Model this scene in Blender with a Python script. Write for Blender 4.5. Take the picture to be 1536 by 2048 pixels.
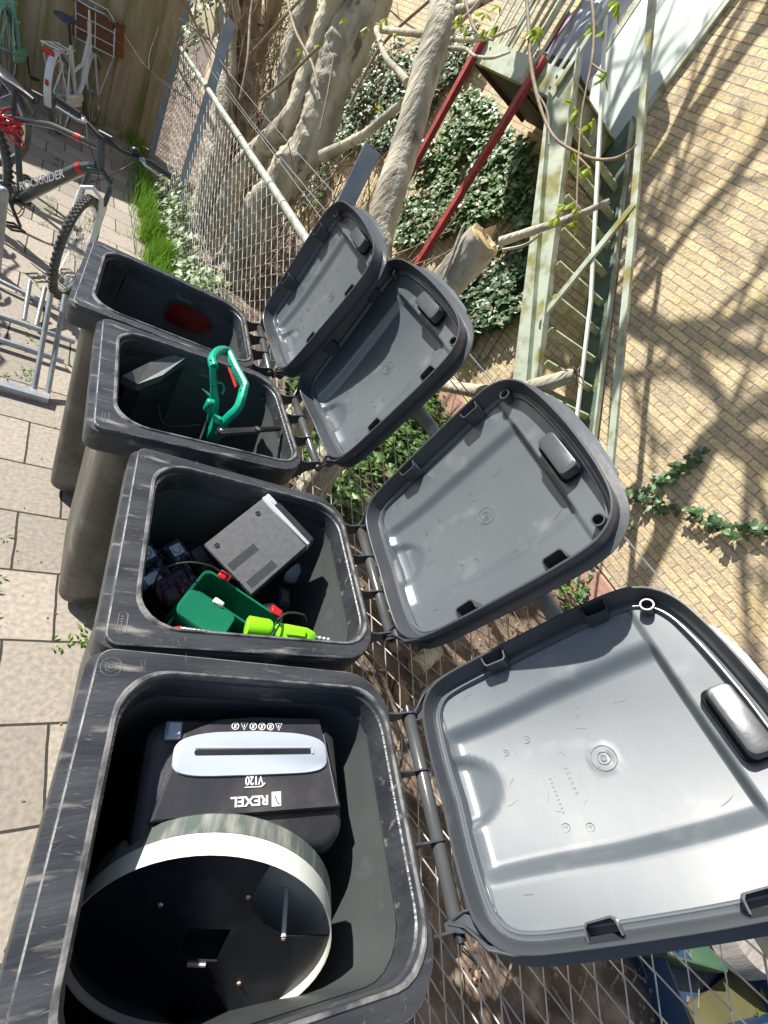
import bpy, math, random
import numpy as np
from mathutils import Vector, Matrix, noise
R_=math.radians; rnd=random.Random(7)
for o in list(bpy.data.objects): bpy.data.objects.remove(o)
S=bpy.context.scene; COL=S.collection
# ------------------------------------------------------------ camera
CF=908.8; CP=Vector((-.3802,-.1680,1.8714))
def camrot():
    a,b,c=-.72370,1.01494,.68916
    return Matrix.Rotation(a,3,'Z')@Matrix.Rotation(b,3,'X')@Matrix.Rotation(c,3,'Z')
CR=camrot()
cd=bpy.data.cameras.new('camera'); cam=bpy.data.objects.new('camera',cd); COL.objects.link(cam)
cam.matrix_world=Matrix.Translation(CP)@CR.to_4x4()
cd.sensor_fit='VERTICAL'; cd.sensor_height=36; cd.lens=CF/2048*36; cd.clip_start=.02; cd.clip_end=200
S.camera=cam
S.render.resolution_x=768; S.render.resolution_y=1024
# ------------------------------------------------------------ light
SUNV=Vector((-1.265,1.03,1.45)).normalized()          # towards the sun
el=math.asin(SUNV.z); az=math.atan2(SUNV.x,SUNV.y)
w=bpy.data.worlds.new('World'); S.world=w; w.use_nodes=True
nt=w.node_tree; bg=nt.nodes['Background']; sky=nt.nodes.new('ShaderNodeTexSky'); sky.sky_type='NISHITA'
sky.sun_disc=False; sky.sun_elevation=el; sky.sun_rotation=az; sky.air_density=1.0; sky.dust_density=.6
nt.links.new(sky.outputs[0],bg.inputs[0]); bg.inputs[1].default_value=.075
sd=bpy.data.lights.new('sun','SUN'); sd.energy=5; sd.angle=R_(.6); sd.color=(1,.955,.88)
sun=bpy.data.objects.new('sun',sd); COL.objects.link(sun); sun.rotation_euler=SUNV.to_track_quat('Z','Y').to_euler()
S.view_settings.view_transform='Standard'; S.view_settings.look='None'; S.view_settings.gamma=1; S.view_settings.exposure=.8
# ------------------------------------------------------------ pixel to place helpers (a ray through the photograph met with a real surface)
def ray(px): return CR@Vector(((px[0]-768)/CF,-(px[1]-1024)/CF,-1.))
def onz(px,z):
    d=ray(px); t=(z-CP.z)/d.z; return CP+d*t
def onpl(px,P,n):
    d=ray(px); return CP+d*((Vector(P)-CP).dot(n)/d.dot(n))
DW=Vector((-.187,.982,0)).normalized(); NW=Vector((DW.y,-DW.x,0))
def W3(s,d,z): return Vector((CP.x,CP.y,0))+DW*s+NW*d+Vector((0,0,z))
def onw(px,d): return onpl(px,CP+NW*d,NW)
def wsz(px,d):
    P=onw(px,d); return (P-CP).dot(DW),P.z
def depth(P): return -((P-CP)@CR).z
# ------------------------------------------------------------ materials
def mat(name,col,rough=.5,col2=None,scale=8,metal=0,bump=0,bscale=None,spec=.5,detail=6,contrast=(.35,.65),coat=0,stretch=None,dirt=None,dirtscale=3,dirtamt=(.55,.75),rvar=0,trans=0,sub=0):
    m=bpy.data.materials.new(name); m.use_nodes=True; n=m.node_tree.nodes; l=m.node_tree.links; p=n['Principled BSDF']
    c4=lambda c:(c[0],c[1],c[2],1)
    p.inputs['Base Color'].default_value=c4(col); p.inputs['Roughness'].default_value=rough; p.inputs['Metallic'].default_value=metal
    p.inputs['Specular IOR Level'].default_value=spec; p.inputs['Coat Weight'].default_value=coat
    tc=n.new('ShaderNodeTexCoord'); mp=n.new('ShaderNodeMapping'); l.new(tc.outputs['Object'],mp.inputs[0])
    if stretch: mp.inputs['Scale'].default_value=stretch
    out=None
    def nz(sc,det=detail):
        t=n.new('ShaderNodeTexNoise'); t.inputs['Scale'].default_value=sc; t.inputs['Detail'].default_value=det; l.new(mp.outputs[0],t.inputs[0]); return t
    if col2:
        t=nz(scale); r=n.new('ShaderNodeMapRange'); r.inputs[1].default_value,r.inputs[2].default_value=contrast; l.new(t.outputs[0],r.inputs[0])
        mx=n.new('ShaderNodeMix'); mx.data_type='RGBA'; l.new(r.outputs[0],mx.inputs[0]); mx.inputs[6].default_value=c4(col); mx.inputs[7].default_value=c4(col2)
        out=mx.outputs[2]
        if rvar:
            rr=n.new('ShaderNodeMapRange'); rr.inputs[3].default_value=rough-rvar; rr.inputs[4].default_value=rough+rvar; l.new(t.outputs[0],rr.inputs[0]); l.new(rr.outputs[0],p.inputs['Roughness'])
    if dirt:
        t=nz(dirtscale,9); r=n.new('ShaderNodeMapRange'); r.inputs[1].default_value,r.inputs[2].default_value=dirtamt; l.new(t.outputs[0],r.inputs[0])
        mx=n.new('ShaderNodeMix'); mx.data_type='RGBA'; l.new(r.outputs[0],mx.inputs[0]); mx.inputs[7].default_value=c4(dirt)
        if out: l.new(out,mx.inputs[6])
        else: mx.inputs[6].default_value=c4(col)
        out=mx.outputs[2]
    if out: l.new(out,p.inputs['Base Color'])
    if bump:
        t=nz(bscale or scale*3); b=n.new('ShaderNodeBump'); b.inputs['Strength'].default_value=bump; b.inputs['Distance'].default_value=.02; l.new(t.outputs[0],b.inputs['Height']); l.new(b.outputs[0],p.inputs['Normal'])
    if trans:
        tr=n.new('ShaderNodeBsdfTranslucent'); ms=n.new('ShaderNodeMixShader'); ms.inputs[0].default_value=trans
        if out: l.new(out,tr.inputs[0])
        else: tr.inputs[0].default_value=c4(col)
        o=n['Material Output']; l.new(p.outputs[0],ms.inputs[1]); l.new(tr.outputs[0],ms.inputs[2]); l.new(ms.outputs[0],o.inputs[0])
    return m
M={}
M['binbody']=mat('grey_bin_plastic',(.055,.053,.046),.5,(.085,.08,.068),5,bump=.15,bscale=60,dirt=(.2,.185,.15),dirtscale=7,dirtamt=(.55,.8))
M['binin']=mat('bin_inside_plastic',(.06,.067,.068),.45,(.075,.082,.08),4,bump=.05,bscale=25,rvar=.08,spec=.25,dirt=(.12,.12,.11),dirtscale=12,dirtamt=(.64,.8))
M['rim']=mat('worn_rim_plastic',(.026,.029,.034),.38,(.05,.054,.06),10,bump=.15,bscale=50,dirt=(.27,.25,.22),dirtscale=17,dirtamt=(.6,.74),rvar=.1,stretch=(.4,2.2,1))
M['lid']=mat('lid_plastic',(.078,.091,.102),.29,(.105,.119,.131),2.0,bump=.02,bscale=5,rvar=.05,spec=.75,dirt=(.17,.18,.185),dirtscale=9,dirtamt=(.6,.8))
M['lidedge']=mat('lid_skirt_plastic',(.045,.05,.058),.33,(.058,.063,.07),6,bump=.04,bscale=30)  # lid plastic again, darker, with the skirt's shade put into the colour
M['black']=mat('black_plastic',(.014,.014,.016),.35,(.03,.03,.032),10,bump=.05)
M['rod']=mat('hinge_tube_plastic',(.06,.062,.062),.22,(.085,.087,.085),9,bump=.03,rvar=.08)
M['galv']=mat('galvanised_steel',(.42,.44,.46),.42,(.3,.32,.34),14,metal=.55,bump=.06,bscale=40)
M['galvblue']=mat('grey_blue_angle_steel',(.27,.32,.4),.45,(.2,.24,.31),9,metal=.25,bump=.08)
M['oldpipe']=mat('weathered_rail_pipe',(.45,.46,.4),.55,(.28,.31,.26),18,metal=.1,bump=.1,dirt=(.16,.18,.1),dirtscale=6)
M['wire']=mat('zinc_wire',(.62,.6,.56),.5,(.42,.4,.36),30,metal=.1)
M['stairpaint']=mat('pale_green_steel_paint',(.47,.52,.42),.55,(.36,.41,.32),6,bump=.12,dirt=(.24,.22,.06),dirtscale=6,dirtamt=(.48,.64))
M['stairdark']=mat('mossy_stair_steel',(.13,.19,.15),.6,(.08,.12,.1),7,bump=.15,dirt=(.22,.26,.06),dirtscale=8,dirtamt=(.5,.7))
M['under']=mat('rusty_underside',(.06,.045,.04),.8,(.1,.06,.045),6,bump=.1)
M['tread']=mat('mossy_tread_metal',(.4,.43,.24),.6,(.22,.26,.13),16,bump=.35,bscale=60)
M['red']=mat('red_oxide_paint',(.4,.05,.045),.55,(.28,.03,.03),14,bump=.08,dirt=(.14,.06,.05),dirtscale=16,dirtamt=(.55,.7))
M['panel']=mat('pale_mint_panel',(.66,.74,.66),.45,(.58,.66,.58),3,bump=.02)
M['bark']=mat('smooth_pale_bark',(.56,.51,.38),.85,(.3,.28,.22),5,bump=1,bscale=45,stretch=(1,1,.22),dirt=(.16,.13,.09),dirtscale=11,dirtamt=(.57,.66),contrast=(.4,.6))
M['barkb']=mat('brown_bark',(.36,.26,.15),.85,(.15,.1,.06),8,bump=1,bscale=36,stretch=(1,1,.2),dirt=(.5,.43,.3),dirtscale=6)
M['cut']=mat('cut_wood_face',(.55,.42,.22),.75,(.42,.3,.15),30,bump=.2)
M['twig']=mat('twig_bark',(.3,.24,.16),.75,(.2,.15,.1),30,bump=.1)
M['ivy']=mat('ivy_leaves',(.035,.1,.02),.42,(.13,.23,.06),26,spec=.5,trans=.15,contrast=(.38,.6))
M['ivyd']=mat('dark_ivy_leaves',(.03,.085,.03),.42,(.1,.17,.06),26,spec=.5,trans=.12,contrast=(.38,.62))
M['ivypale']=mat('glare_pale_ivy_leaves',(.3,.38,.2),.35,(.42,.48,.32),16,trans=.2)  # overexposed sunlight as leaf colour at the fence; pale strays elsewhere
M['young']=mat('young_yellow_green_leaves',(.34,.42,.035),.4,(.24,.34,.04),20,trans=.4)
M['grass']=mat('fresh_grass_blades',(.2,.36,.03),.5,(.12,.26,.03),12,trans=.35)
M['litter']=mat('dry_leaf_litter',(.34,.22,.13),.8,(.2,.13,.08),20)
M['white']=mat('white_bike_paint',(.75,.77,.78),.3,(.68,.7,.7),8,coat=.4)
M['mint']=mat('mint_bike_paint',(.28,.66,.52),.3,(.24,.6,.48),6,coat=.4)
M['mtb']=mat('dark_grey_bike_paint',(.035,.05,.05),.25,(.05,.06,.06),6,coat=.5)
M['tyre']=mat('tyre_rubber',(.07,.068,.065),.8,(.12,.115,.105),18,bump=.2)
M['tyreb']=mat('brown_tyre_rubber',(.16,.12,.1),.75,(.11,.09,.075),18,bump=.2)
M['chrome']=mat('bright_steel',(.6,.62,.64),.22,metal=.95)
M['redp']=mat('glossy_red_plastic',(.55,.02,.02),.25,(.45,.015,.015),8,spec=.6)
M['navy']=mat('navy_vinyl',(.03,.035,.08),.45,(.045,.05,.1),8)
M['wicker']=mat('brown_crate_wood',(.22,.075,.03),.6,(.15,.05,.02),12,bump=.3,stretch=(1,1,6))
M['bag']=mat('grey_cover_fabric',(.5,.54,.56),.6,(.4,.44,.46),6,bump=.2)
M['green']=mat('dark_green_tool_plastic',(.006,.14,.075),.33,(.009,.18,.09),6,bump=.03)
M['teal']=mat('green_trimmer_plastic',(.0,.36,.22),.35,(.0,.31,.19),9,bump=.05)
M['lime']=mat('lime_green_plastic',(.28,.78,.01),.3,(.24,.7,.01),8)
M['steelgrey']=mat('grey_enamelled_case',(.12,.12,.122),.42,(.15,.15,.15),60,metal=.25,bump=.03,bscale=200)
M['worn']=mat('worn_plastic_edge',(.19,.185,.18),.45,(.05,.052,.056),22,bump=.2,bscale=80,contrast=(.42,.62))
M['scuff']=mat('pale_scuff',(.17,.17,.165),.5,(.07,.07,.07),40)
M['matte']=mat('grip_shadow_black',(.012,.012,.013),.9,spec=.1)  # near-black for the shadow painted under the lid grips
M['silver']=mat('silver_front_plastic',(.7,.72,.74),.3,(.62,.64,.66),10,metal=.4)
M['bluegrey']=mat('pale_blue_grey_plastic',(.42,.47,.54),.42,(.46,.51,.58),6)
M['shred']=mat('charcoal_shredder_plastic',(.028,.028,.036),.4,(.045,.044,.048),7,bump=.06,bscale=120,dirt=(.11,.1,.095),dirtscale=5)
M['ink']=mat('white_print',(.8,.8,.8),.5)
M['greyink']=mat('moulded_mark',(.16,.17,.17),.4)
M['drumw']=mat('cream_white_enamel',(.72,.74,.66),.35,(.66,.68,.6),6)
M['drumg']=mat('stained_dark_band',(.09,.11,.1),.35,(.3,.3,.26),12,contrast=(.45,.75),bump=.1,stretch=(4,4,1))
M['drumk']=mat('black_disc_board',(.014,.014,.02),.33,(.026,.026,.034),6,bump=.05,dirt=(.11,.11,.125),dirtscale=5,dirtamt=(.56,.8))
M['pinkscrew']=mat('copper_screw',(.75,.5,.42),.4,metal=.5)
M['pcb']=mat('circuit_board',(.05,.04,.08),.5,(.35,.3,.34),60,contrast=(.5,.6),bump=.3,bscale=80)
M['maroon']=mat('dark_maroon_plastic',(.09,.02,.03),.4,(.14,.05,.06),20)
M['mesh']=mat('white_perforated_plastic',(.75,.75,.74),.45,(.68,.68,.68),10)
M['lilac']=mat('lilac_blue_sheet_plastic',(.3,.32,.6),.35,(.5,.6,.75),3,bump=.15)
M['bluetub']=mat('blue_tub_plastic',(.012,.045,.11),.5,(.018,.055,.12),8)
M['greent']=mat('dull_green_tray_plastic',(.03,.08,.045),.5,(.05,.11,.06),8)
M['lidgrey']=mat('weathered_grey_board',(.22,.2,.2),.8,(.34,.31,.28),10,bump=.2,stretch=(1,6,1))
M['redglow']=mat('painted_red_glow',(.22,.004,.003),.4,(.03,.002,.003),9,spec=.3,contrast=(.35,.7))  # reflected red glow inside the far bin, put into this colour
M['wood']=None
def brickmat(name,axes,bw,bh,mortar,c1,c2,cm,offset=.5,bumpd=.004,moss=None,mossamt=(.5,.75),shear=None,shift=(0,0),speck=.0,rough=.85):
    m=bpy.data.materials.new(name); m.use_nodes=True; n=m.node_tree.nodes; l=m.node_tree.links; p=n['Principled BSDF']
    p.inputs['Roughness'].default_value=rough
    tc=n.new('ShaderNodeTexCoord'); sx=n.new('ShaderNodeSeparateXYZ'); l.new(tc.outputs['Object'],sx.inputs[0]); cb=n.new('ShaderNodeCombineXYZ')
    # u along bricks, v across courses
    nzw=n.new('ShaderNodeTexNoise'); nzw.inputs['Scale'].default_value=7; l.new(tc.outputs['Object'],nzw.inputs[0])
    def wob(sock,amt,sh):
        a=n.new('ShaderNodeMath'); a.operation='MULTIPLY_ADD'; a.inputs[1].default_value=amt; l.new(nzw.outputs[0],a.inputs[0]); l.new(sock,a.inputs[2])
        b=n.new('ShaderNodeMath'); b.operation='ADD'; b.inputs[1].default_value=sh; l.new(a.outputs[0],b.inputs[0]); return b.outputs[0]
    u=sx.outputs[axes[0]]; v=sx.outputs[axes[1]]
    if shear:
        a=n.new('ShaderNodeMath'); a.operation='MULTIPLY_ADD'; a.inputs[1].default_value=shear; l.new(v,a.inputs[0]); l.new(u,a.inputs[2]); u=a.outputs[0]
    l.new(wob(u,.012,shift[0]),cb.inputs[0]); l.new(wob(v,.008,shift[1]),cb.inputs[1])
    bt=n.new('ShaderNodeTexBrick'); bt.offset=offset; bt.inputs['Scale'].default_value=1; bt.inputs['Brick Width'].default_value=bw; bt.inputs['Row Height'].default_value=bh
    bt.inputs['Mortar Size'].default_value=mortar; bt.inputs['Mortar Smooth'].default_value=.25; bt.inputs['Bias'].default_value=0
    bt.inputs['Color1'].default_value=(*c1,1); bt.inputs['Color2'].default_value=(*c2,1); bt.inputs['Mortar'].default_value=(*cm,1)
    l.new(cb.outputs[0],bt.inputs[0]); out=bt.outputs[0]
    t=n.new('ShaderNodeTexNoise'); t.inputs['Scale'].default_value=55; t.inputs['Detail'].default_value=8; l.new(tc.outputs['Object'],t.inputs[0])
    mx=n.new('ShaderNodeMix'); mx.data_type='RGBA'; mx.blend_type='MULTIPLY'; mx.inputs[0].default_value=.75
    r=n.new('ShaderNodeMapRange'); r.inputs[1].default_value=.3; r.inputs[2].default_value=.7; r.inputs[3].default_value=.62; r.inputs[4].default_value=1.15; l.new(t.outputs[0],r.inputs[0])
    cc=n.new('ShaderNodeCombineColor'); [l.new(r.outputs[0],cc.inputs[i]) for i in range(3)]
    l.new(out,mx.inputs[6]); l.new(cc.outputs[0],mx.inputs[7]); out=mx.outputs[2]
    if moss:
        t2=n.new('ShaderNodeTexNoise'); t2.inputs['Scale'].default_value=1.7; t2.inputs['Detail'].default_value=9; t2.inputs['Roughness'].default_value=.65; l.new(tc.outputs['Object'],t2.inputs[0])
        r2=n.new('ShaderNodeMapRange'); r2.inputs[1].default_value,r2.inputs[2].default_value=mossamt; r2.inputs[4].default_value=.75; l.new(t2.outputs[0],r2.inputs[0])
        m2=n.new('ShaderNodeMix'); m2.data_type='RGBA'; l.new(r2.outputs[0],m2.inputs[0]); l.new(out,m2.inputs[6]); m2.inputs[7].default_value=(*moss,1); out=m2.outputs[2]
    l.new(out,p.inputs['Base Color'])
    ad=n.new('ShaderNodeMath'); ad.operation='MULTIPLY_ADD'; ad.inputs[1].default_value=.35; l.new(t.outputs[0],ad.inputs[0])
    inv=n.new('ShaderNodeMath'); inv.operation='SUBTRACT'; inv.inputs[0].default_value=1; l.new(bt.outputs['Fac'],inv.inputs[1]); l.new(inv.outputs[0],ad.inputs[2])
    b=n.new('ShaderNodeBump'); b.inputs['Strength'].default_value=1; b.inputs['Distance'].default_value=bumpd; l.new(ad.outputs[0],b.inputs['Height']); l.new(b.outputs[0],p.inputs['Normal'])
    return m
M['brick']=brickmat('yellow_brick',(0,2),.22,.0635,.005,(.82,.62,.35),(.54,.43,.28),(.34,.32,.28),moss=(.48,.4,.1),mossamt=(.55,.76),bumpd=.02)
M['pinkbrick']=brickmat('old_pink_brick',(0,2),.2,.055,.004,(.55,.27,.2),(.48,.3,.22),(.38,.34,.3),bumpd=.006)
M['paving']=brickmat('concrete_paving_slabs',(0,1),.3,.3,.0045,(.42,.365,.3),(.29,.255,.21),(.035,.035,.025),offset=.5,shear=.125,shift=(.198-.3,-.281+.3),bumpd=.004,moss=(.2,.19,.13),mossamt=(.56,.8))
M['soil']=mat('dark_garden_soil',(.17,.125,.09),.95,(.085,.06,.045),6,bump=1,bscale=22,dirt=(.36,.29,.22),dirtscale=5,dirtamt=(.5,.7))
M['deck']=mat('mossy_slab',(.08,.075,.03),.85,(.11,.105,.04),4,bump=.15)
def woodmat():
    m=mat('green_stained_fence_boards',(.46,.38,.26),.75,(.34,.29,.2),3,bump=.25,bscale=14,stretch=(6,6,.6),dirt=(.2,.21,.06),dirtscale=1.2,dirtamt=(.45,.7)); return m
M['wood']=woodmat()
# ------------------------------------------------------------ mesh builder
class MB:
    def __init__(s): s.v=[]; s.f=[]; s.m=[]; s.k=0
    def add(s,vs,fs):
        b=len(s.v); s.v+= [tuple(v) for v in vs]; s.f+=[tuple(i+b for i in f) for f in fs]; s.m+=[s.k]*len(fs); return s
    def box(s,c,size,rot=None,bev=0):
        h=[x/2 for x in size]; c=Vector(c)
        if bev:
            # chamfered box from 24 corner points
            vs=[];idx={}
            for sx in(-1,1):
                for sy in(-1,1):
                    for sz in(-1,1):
                        for a in range(3):
                            p=[sx*h[0],sy*h[1],sz*h[2]]
                            for b in range(3):
                                if b!=a: p[b]-=(sx,sy,sz)[b]*bev
                            idx[(sx,sy,sz,a)]=len(vs); vs.append(Vector(p))
            fs=[]
            for a in range(3):
                b,c2=[i for i in range(3) if i!=a]
                for sg in(-1,1):
                    def key(x,y):
                        q=[0,0,0]; q[a]=sg; q[b]=x; q[c2]=y; return (*q,a)
                    q=[idx[key(-1,-1)],idx[key(1,-1)],idx[key(1,1)],idx[key(-1,1)]]
                    fs.append(q if (sg>0)==(a!=1) else q[::-1])
            for a in range(3):
                b,c2=[i for i in range(3) if i!=a]
                for x in(-1,1):
                    for y in(-1,1):
                        def kk(t,ax):
                            q=[0,0,0]; q[a]=t; q[b]=x; q[c2]=y; return idx[(*q,ax)]
                        q=[kk(-1,b),kk(1,b),kk(1,c2),kk(-1,c2)]
                        fs.append(q)
            for sx in(-1,1):
                for sy in(-1,1):
                    for sz in(-1,1): fs.append([idx[(sx,sy,sz,a)] for a in range(3)])
        else:
            vs=[Vector((x,y,z)) for x in(-h[0],h[0]) for y in(-h[1],h[1]) for z in(-h[2],h[2])]
            fs=[(0,1,3,2),(4,6,7,5),(0,4,5,1),(2,3,7,6),(0,2,6,4),(1,5,7,3)]
        if rot is not None: vs=[rot@v for v in vs]
        return s.add([v+c for v in vs],fs)
    def tube(s,pts,r,seg=8,cap=True,flat=None,closed=False):
        pts=[Vector(p) for p in pts]; n=len(pts)
        if isinstance(r,(int,float)): r=[r]*n
        up=None; rings=[]
        for i,p in enumerate(pts):
            if closed: t=pts[(i+1)%n]-pts[i-1]
            else: t=pts[min(i+1,n-1)]-pts[max(i-1,0)]
            if t.length<1e-9: t=Vector((0,0,1))
            t.normalize()
            if up is None:
                up=Vector((0,0,1)) if abs(t.z)<.9 else Vector((1,0,0))
            x=t.cross(up); 
            if x.length<1e-6: x=t.orthogonal()
            x.normalize(); y=x.cross(t).normalized(); up=y
            off=math.pi/4 if seg==4 else 0
            k=(1.414 if seg==4 else 1)
            rings.append([p+(x*math.cos(2*math.pi*j/seg+off)+y*math.sin(2*math.pi*j/seg+off)*(flat or 1))*r[i]*k for j in range(seg)])
        return s.loft(rings,cap,cap,loop=closed)
    def loft(s,rings,cap0=True,cap1=True,loop=False):
        n=len(rings[0]); vs=[v for r in rings for v in r]; fs=[]
        m=len(rings)
        for i in range(m if loop else m-1):
            a=i*n; b=((i+1)%m)*n
            for j in range(n): fs.append((a+j,a+(j+1)%n,b+(j+1)%n,b+j))
        if cap0 and not loop: fs.append(tuple(range(n))[::-1])
        if cap1 and not loop: fs.append(tuple((m-1)*n+j for j in range(n)))
        return s.add(vs,fs)
    def prism(s,poly,vec):
        vec=Vector(vec); poly=[Vector(p) for p in poly]; return s.loft([poly,[p+vec for p in poly]])
    def quad(s,a,b,c,d): return s.add([a,b,c,d],[(0,1,2,3)])
    def sphere(s,c,r,nu=12,nv=8,sc=(1,1,1)):
        c=Vector(c); rings=[]
        for i in range(1,nv):
            th=math.pi*i/nv
            rings.append([c+Vector((math.sin(th)*math.cos(2*math.pi*j/nu)*sc[0],math.sin(th)*math.sin(2*math.pi*j/nu)*sc[1],math.cos(th)*sc[2]))*r for j in range(nu)])
        return s.loft(rings)
    def build(s,name,mt,parent=None,smooth=40,loc=None,rot=None,mw=None):
        me=bpy.data.meshes.new(name); me.from_pydata(s.v,[],s.f); 
        for a in (mt if isinstance(mt,(list,tuple)) else [mt]): me.materials.append(M[a] if isinstance(a,str) else a)
        if isinstance(mt,(list,tuple)): me.polygons.foreach_set('material_index',s.m)
        import bmesh
        if len(s.f)<60000:
            bm=bmesh.new(); bm.from_mesh(me); bmesh.ops.recalc_face_normals(bm,faces=bm.faces); bm.to_mesh(me); bm.free()
        if smooth:
            me.polygons.foreach_set('use_smooth',[True]*len(me.polygons)); me.set_sharp_from_angle(angle=R_(smooth))
        me.update(); o=bpy.data.objects.new(name,me); COL.objects.link(o)
        if parent: o.parent=parent
        if mw is not None: o.matrix_world=mw
        if loc is not None: o.location=loc
        if rot is not None: o.rotation_euler=rot
        return o
def tag(o,label=None,cat=None,group=None,kind=None):
    for k,v in (('label',label),('category',cat),('group',group),('kind',kind)):
        if v: o[k]=v
    return o
def empty(name,loc=(0,0,0),rot=(0,0,0)):
    o=bpy.data.objects.new(name,None); COL.objects.link(o); o.location=loc; o.rotation_euler=rot; o.empty_display_size=.1; return o
def emptym(name,mw):
    o=bpy.data.objects.new(name,None); COL.objects.link(o); o.matrix_world=mw; o.empty_display_size=.1; return o
def copy_tree(o,parent=None):
    kids=[c for c in bpy.data.objects if c.parent==o]
    c=o.copy(); COL.objects.link(c); c.parent=parent
    for ch in kids: copy_tree(ch,c)
    return c
def text(body,size,name,mt,parent,mw,shear=0,ext=.0004,bold=0,xs=1):
    cu=bpy.data.curves.new('t','FONT'); cu.body=body; cu.size=size; cu.extrude=ext; cu.shear=shear; cu.offset=bold; cu.align_x='CENTER'; cu.align_y='CENTER'
    to=bpy.data.objects.new('t',cu); COL.objects.link(to); bpy.context.view_layer.update()
    me=bpy.data.meshes.new_from_object(to.evaluated_get(bpy.context.evaluated_depsgraph_get())); bpy.data.objects.remove(to)
    me.materials.clear(); me.materials.append(M[mt]); me.name=name
    if xs!=1:
        for v in me.vertices: v.co.x*=xs
    o=bpy.data.objects.new(name,me); COL.objects.link(o); o.parent=parent
    o.matrix_local=mw; return o
def catmull(P,sub=6):
    P=[Vector(p) for p in P]; out=[]
    for i in range(len(P)-1):
        a=P[max(i-1,0)];b=P[i];c=P[i+1];d=P[min(i+2,len(P)-1)]
        for k in range(sub):
            t=k/sub; out.append(.5*((2*b)+(c-a)*t+(2*a-5*b+4*c-d)*t*t+(3*b-a-3*c+d)*t**3))
    out.append(P[-1]); return out
# ============================================================ SETTING
def bulge(y):
    t=max(0,min(1,(2.3-y)/1.7)); return t*t*(3-2*t)
def FX(y): return .645-.14*y+.11*bulge(y)
def FP(y,z,d=0): return Vector((FX(y)+.99*d,y+.139*d,z))
MBp=MB
b=MB(); b.quad((-60,-60,-.12),(60,-60,-.12),(60,60,-.12),(-60,60,-.12)); tag(b.build('ground','soil',smooth=0),kind='structure')
b=MB(); b.loft([[Vector(p)+Vector((0,0,z)) for p in ((-14,-9,0),(FX(-9)-.1,-9,0),(FX(8.6)-.1,8.6,0),(FX(14)-.1,14,0),(-14,14,0))] for z in (-.1,0)]); tag(b.build('pavement','paving',smooth=0),kind='structure')
# soil behind the fence, uneven
b=MB(); nx,ny=70,150; vs=[];fs=[]
for j in range(ny):
    y=-4+j*.12
    for i in range(nx):
        x=FX(y)-.1+i/(nx-1)*(5.6+.0*y)
        z=.05*noise.noise(Vector((x*1.7,y*1.7,3)))+.02*noise.noise(Vector((x*7,y*7,1)))+.012*noise.noise(Vector((x*19,y*19,1)))-.01
        vs.append((x,y,z))
for j in range(ny-1):
    for i in range(nx-1): a=j*nx+i; fs.append((a,a+1,a+nx+1,a+nx))
b.add(vs,fs); tag(b.build('soil','soil',smooth=60),kind='structure')
# brick wall
WM=Matrix(((-DW.x,NW.x,0,CP.x),(-DW.y,NW.y,0,CP.y),(0,0,1,0),(0,0,0,1)))   # local x=-s, y=d, z
b=MB(); b.loft([[Vector((-s,d,z)) for s,d in ((-4,4.5),(-4,4.8),(20,4.8),(20,4.5))] for z in (-.2,6.6)])
wall=b.build('brick_wall','brick',smooth=0); wall.matrix_world=WM; tag(wall,'long sunlit yellow brick wall behind the metal stairs','wall')
b=MB(); b.box((-1,4.47,.1),(9,.058,.42)); b.build('footing','pinkbrick',wall,smooth=0)
b=MB(); b.box((-4.57,4.478,4.25),(.88,.042,2.4),bev=.006); b.build('mint_panel','panel',wall)
b=MB(); b.box((-5.04,4.474,4.25),(.06,.05,2.4)); b.box((-4.1,4.476,4.25),(.04,.046,2.4)); b.build('panel_frame','stairpaint',wall)
# ---- metal staircase (built in wall coordinates)
ST=emptym('metal_staircase',WM@Matrix.Translation((-1.1,3.9,0))); tag(ST,'pale green mossy metal stairs with grating treads leading up to a landing','staircase')
sl=Matrix.Translation((-1.1,3.9,0)).inverted()
def sv(s,d,z): return Vector((-s+1.1,d-3.9,z))
def stringer(d,web,mt,fl,k=1.07,c0=1.16):
    b=MB()
    def top(s): return k*s-c0
    A=(1.05,-.05);B=(4.13,3.07)
    t=.012
    def strip(o1,o2,d1,d2):
        b.prism([sv(A[0],d1,max(top(A[0])+o1,-.02)),sv(B[0],d1,top(B[0])+o1),sv(B[0],d1,top(B[0])+o2),sv(A[0]+.3,d1,max(top(A[0]+.3)+o2,-.03))],Vector((0,d2-d1,0)))
    strip(0,-.34,d,d+t); strip(.0,-.018,d-fl,d+.0); strip(-.322,-.34,d-fl,d)
    return b.build('stringer',mt,ST)
stringer(3.46,.3,'stairpaint',.07)
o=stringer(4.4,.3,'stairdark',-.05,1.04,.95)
b=MB(); b.prism([sv(1.0,4.37,.096),sv(4.1,4.37,3.32),sv(4.1,4.37,3.298),sv(1.02,4.37,.08)],Vector((0,.075,0))); b.build('stringer_flange','stairpaint',ST)
for k in range(1,15):
    z=.2*k+.03; s=(z+1.06)/1.055+.02
    b=MB(); b.box(sv(s+.12,3.925,z-.02),(.2,.9,.006))
    for q in range(6): b.box(sv(s+.035+q*.034,3.915,z-.012),(.005,.86,.03))
    b.box(sv(s,3.93,z-.024),(.012,.9,.055))
    n=34
    for q in range(n): b.prism([sv(s-.006,3.49+q*.0252,z+.003),sv(s-.006,3.49+q*.0252+.014,z+.003),sv(s-.006,3.497+q*.0252,z+.014)],Vector((-.012,0,0)))
    b.build('tread','tread',ST,smooth=0)
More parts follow.
